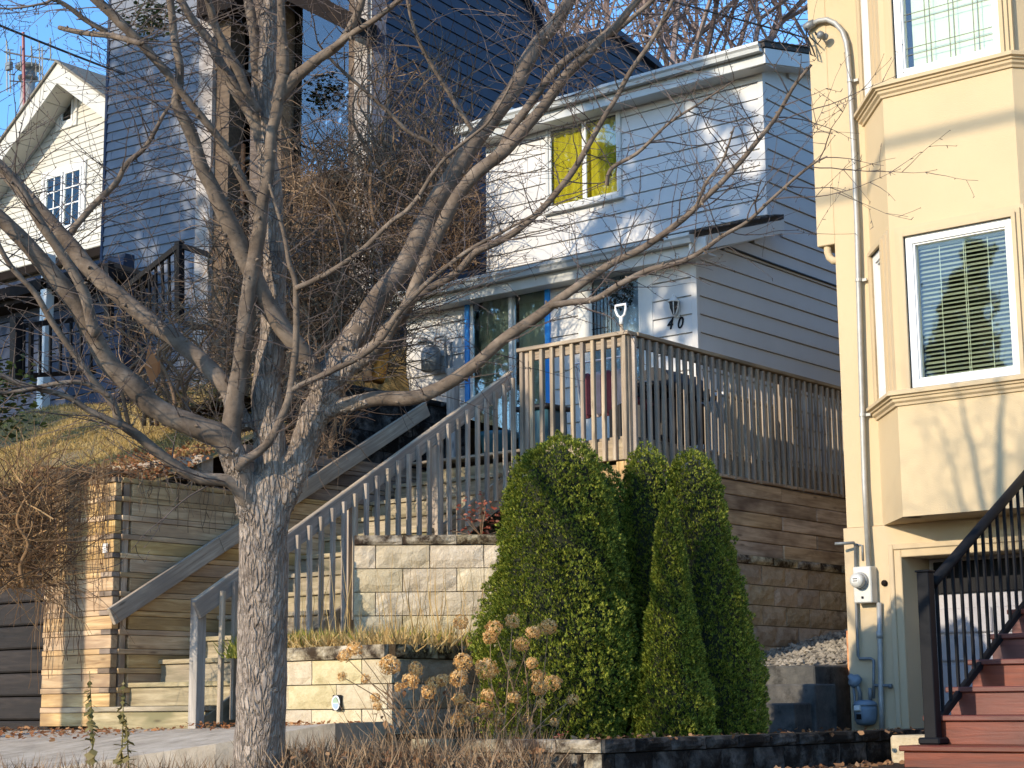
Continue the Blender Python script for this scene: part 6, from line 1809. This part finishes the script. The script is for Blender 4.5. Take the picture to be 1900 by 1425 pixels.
# ------------------------------------------------------------------ tangles of bare shrubs
def tangle(name, label, cat, cx0_, cx1_, cy0_, cy1_, d0, d1, n, m, seed, L=(.35,1.1), r=.005, stems=10, droop=0.0, group=None, up=.5):
    R = random.Random(seed)
    base = aD((cx0_+cx1_)/2, cy1_, (d0+d1)/2)
    t_ = thing(name, label, cat, tuple(base), group)
    mb = MB()
    for k in range(n):
        u, v_ = R.random(), R.random()**.85
        p = aD(cx0_+(cx1_-cx0_)*u, cy0_+(cy1_-cy0_)*v_, R.uniform(d0,d1))
        d = V(R.uniform(-1,1),R.uniform(-1,1),R.uniform(-.6,1)*1.0+up*.4).normalized()
        l = R.uniform(*L); ns = 6; pts = [p]
        for j in range(ns):
            d = (d+V(R.uniform(-.42,.42),R.uniform(-.42,.42),R.uniform(-.36,.36)-droop)).normalized(); p = p+d*l/ns; pts.append(p)
        rr = r*R.uniform(.5,1.3)
        mb.tube(pts, [rr*(1-.7*j/ns) for j in range(ns+1)], 3, False)
    obj('twigs', mb, m, t_)
    for k in range(stems):
        x = cx0_+(cx1_-cx0_)*(.15+.7*R.random()); d = R.uniform(d0,d1)
        path = [(aD(x+R.uniform(-25,25)*j*.5, cy1_+(cy0_-cy1_)*(j/5), d), r*4*(1-.15*j)) for j in range(6)]
        path = smooth_path(path,3); obj('stem', MB().tube([p for p,_ in path],[q_ for _,q_ in path],6), m, t_, True)
    return t_
tangle('vine_thicket', 'dense brown thicket of bare vines in front of the tall slate house', 'thicket', 530, 750, 260, 690, 18.5,20.5, 2300, M['twig_brown'], 1, (.3,1.0), .007, 8)
tangle('vine_thicket', 'brown bare thicket against the left edge of the grey house', 'thicket', 740, 890, 290, 500, 22.6,24.2, 1300, M['twig_brown'], 2, (.3,.9), .007, 6)
tangle('bare_shrub', 'tall sparse reddish shrub rising in front of the navy wall', 'shrub', 650, 860, 110, 420, 18.5,20.5, 420, M['twig_brown'], 3, (.4,1.2), .006, 8, 0, None, 2.0)
tangle('bare_shrub', 'brown bare shrub behind the main trunk beside the slate house', 'shrub', 390, 560, 400, 780, 17.5,19.5, 900, M['twig_brown'], 4, (.3,1.0), .006, 12)
tangle('bare_shrub', 'grey bare shrub on the bank left of the trunk below the black railing', 'shrub', 190, 440, 560, 790, 16.5,18.5, 420, M['twig_brown'], 5, (.3,1.0), .006, 12)
tangle('bare_shrub', 'low bare shrub on the bank between the trunk and the terrace', 'shrub', 520, 640, 640, 850, 14.8,16.5, 420, M['twig_brown'], 6, (.2,.7), .005, 5)
tangle('vine_bush', 'tangled brown vine bush spilling over the dark wall at the left edge', 'bush', -30, 100, 890, 1090, 12.6,13.5, 800, M['vine_gold'], 7, (.25,.8), .005, 5, .04)
# vines trailing down the sunlit timber wall
vn = thing('trailing_vine', 'thin dry vines trailing down the face of the sunlit timber wall', 'vine', (-12.5,9.43,2.0)); mb = MB(); R = random.Random(12)
for k in range(130):
    x = R.uniform(-12.95,-12.05) if k % 3 else R.uniform(-12.95,-12.5); p = V(x, 9.425-R.random()*.03, 2.02+R.uniform(-.05,.08)); l = abs(R.gauss(.55,.45))+.12
    if R.random() < .22 and x < -12.45: l = R.uniform(1.2,2.0)
    pts = [p]; dx = 0
    ns = max(4,int(l/.09))
    for j in range(ns):
        dx = dx*.7+R.uniform(-.016,.016); p = V(min(p.x+dx,-12.0), 9.425-R.random()*.035, max(-.1,p.z-l/ns)); pts.append(p)
    mb.tube(pts, [.0032]*len(pts), 3, False)
for k in range(120):
    p = V(R.uniform(-12.9,-12.0), 9.45+R.random()*.3, 1.98); pts = [p]; d = V(R.uniform(-1,1),R.uniform(-1.2,.1),R.uniform(.1,.9)).normalized()
    for j in range(5): d = (d+V(R.uniform(-.4,.4),R.uniform(-.4,.4),R.uniform(-.5,.1))).normalized(); p = p+d*.07; pts.append(p)
    mb.tube(pts, [.0032]*6, 3, False)
for k in range(40):
    p = V(-11.985, R.uniform(9.55,11.0), 2.0); pts = [p]; l = R.uniform(.1,.5)
    for j in range(5): p = V(-11.985+R.random()*.03, p.y+R.uniform(-.03,.03), p.z-l/5); pts.append(p)
    mb.tube(pts, [.003]*6, 3, False)
obj('tendrils', mb, M['stem_dry'], vn)
n = 260; x = U(-12.95,-12.02,n); P = np.stack([x, 9.42-.03*rng.random(n), 2.02-np.abs(rng.normal(0,.35,n))],1)
scatter('leaves', lf_v, lf_f, P, rots(rng.normal(0,1,(n,3))), U(.012,.03,n), M['dead_leaf'], vn)
tag(obj('dead_leaf', MB().poly([aD(276,640,16),aD(268,680,15.98),aD(280,712,16),aD(292,700,16.03),aD(293,672,16.0)]).poly([aD(293,672,16.0),aD(292,700,16.03),aD(298,690,16.06),aD(297,668,16.05)]), M['orange_leaf']), 'single large orange leaf caught in the bare shrub', 'leaf')
tag(obj('dead_leaf', MB().poly([aD(20,1412,9.3),aD(52,1380,9.32),aD(66,1382,9.3),aD(82,1418,9.28),aD(60,1430,9.3)]), M['red_leaf']), 'curled reddish leaf at the lower left corner', 'leaf') if False else None

# ------------------------------------------------------------------ distant bare trees on the hill
def bare_tree_far(label, x, y, z0, H, seed, group, spread=.5):
    R = random.Random(seed)
    t_ = thing('bare_tree', label, 'tree', (x,y,z0), group)
    tb_, cb_ = MB(), MB()
    def grow(p, d, l, r, lvl):
        ns = 4 if lvl < 3 else 3; pts = [p]
        for j in range(ns):
            d = (d+V(R.uniform(-.2,.2),R.uniform(-.2,.2),R.uniform(-.06,.16))).normalized(); p = p+d*l/ns; pts.append(p)
            if lvl >= 1 and lvl < 6 and R.random() < .5:
                s = d.orthogonal(); s.rotate(Matrix.Rotation(R.uniform(0,6.28),3,d)); grow(p, (d*.6+s*.9), l*R.uniform(.4,.7), r*.5, lvl+2)
        (tb_ if lvl == 0 else cb_).tube(pts, [max(.0135, r*(1-.45*j/ns)) for j in range(ns+1)], 6 if lvl < 2 else 3, False)
        if lvl < 6:
            for k in range(3 if lvl < 2 else 2):
                s = d.orthogonal(); s.rotate(Matrix.Rotation(R.uniform(0,6.28),3,d)); grow(p, (d+s*R.uniform(.35,spread+.3)), l*R.uniform(.62,.86), r*.58, lvl+1)
    grow(V(x,y,z0-.5), V(0,0,1), H*.32, H*.0085, 0)
    obj('trunk', tb_, M['bark_limb'], t_); obj('crown', cb_, M['twig_red'], t_)
for i, (px_, d, H, lab) in enumerate(((1130,44,21,'bare reddish tree behind the roof ridge, leftmost of the hill trees'),(1215,50,24,'bare tree on the hill second from the left, partly behind the first'),(1290,46,22,'bare tree on the hill above the middle of the grey roof'),(1370,52,25,'tall bare tree on the hill standing farther back'),(1440,45,22,'bare tree on the hill just left of the cream house'),(1530,49,24,'bare tree on the hill half hidden by the cream house eave'),(1050,52,21,'bare tree on the hill behind the slate house gable'),(1175,58,27,'far bare tree whose crown fills the gap above the left end of the grey roof'),(1330,60,28,'far bare tree deep on the hill above the grey roof'),(1480,57,27,'far bare tree deep on the hill beside the cream house'))):
    q = aD(px_,700,d); zz = hill_z(q.x,q.y); bare_tree_far(lab, q.x, q.y, zz, H, 40+i, 'bare trees on the hill behind the houses')
# ------------------------------------------------------------------ street trees left of the view, whose crowns dapple the house fronts
def conifer(label, x, y, z0, zc, H, R0, n, seed, nb=120):
    t_ = thing('conifer', label, 'tree', (x,y,z0)); R = np.random.default_rng(seed)
    obj('trunk', MB().tube([V(x,y,z0),V(x,y,z0+H*.5),V(x,y,z0+H)],[.17,.12,.02],10), M['bark_limb'], t_, True)
    bz = zc+(z0+H-zc)*R.random(nb)**1.1; ba = R.random(nb)*2*np.pi
    bl = R0*(1-.62*(bz-zc)/(z0+H-zc))*R.uniform(.6,1.1,nb)
    mb = MB()
    for z_, a, l in zip(bz,ba,bl): mb.tube([V(x,y,z_),V(x+math.cos(a)*l*.6,y+math.sin(a)*l*.6,z_-.02),V(x+math.cos(a)*l,y+math.sin(a)*l,z_-.25*l)],[.03,.02,.006],4,False)
    obj('boughs', mb, M['bark_limb'], t_)
    i = R.integers(0,nb,n); f = R.random(n)**.6
    P = np.stack([x+np.cos(ba[i])*bl[i]*f+R.normal(0,.10,n), y+np.sin(ba[i])*bl[i]*f+R.normal(0,.10,n), bz[i]-.22*bl[i]*f**2-np.abs(R.normal(0,.22,n))],1)
    d = np.stack([R.normal(0,.4,n),R.normal(0,.4,n),-np.ones(n)],1)
    scatter('crown', [(-.22,0,0),(.22,0,0),(.12,1,0),(-.12,1,0)], [(0,1,2,3)], P, rots(d, R.normal(0,1,(n,3))), R.uniform(.12,.34,n), M['evergreen'], t_)
conifer('tall drooping conifer on the street side opposite the grey house', -13.25, 4.4, -1.0, 5.6, 15.0, 2.9, 9500, 1, 70)
conifer('tall drooping conifer on the street side opposite the slate house', -23.4, 3.4, -1.0, 7.2, 16.5, 3.4, 6500, 2)

for i, (x, y, H) in enumerate(((-19.8,-17.0,13.0),(-22.6,-18.5,13.6),(-25.6,-17.5,13.4),(-21.2,-21.0,15.0))):
    conifer(('broad conifer across the street, nearest of three', 'middle conifer across the street', 'far conifer across the street','tall conifer standing behind the others across the street')[i], x, y, -1.6, 1.0, H, 2.3, 4200, 5+i)
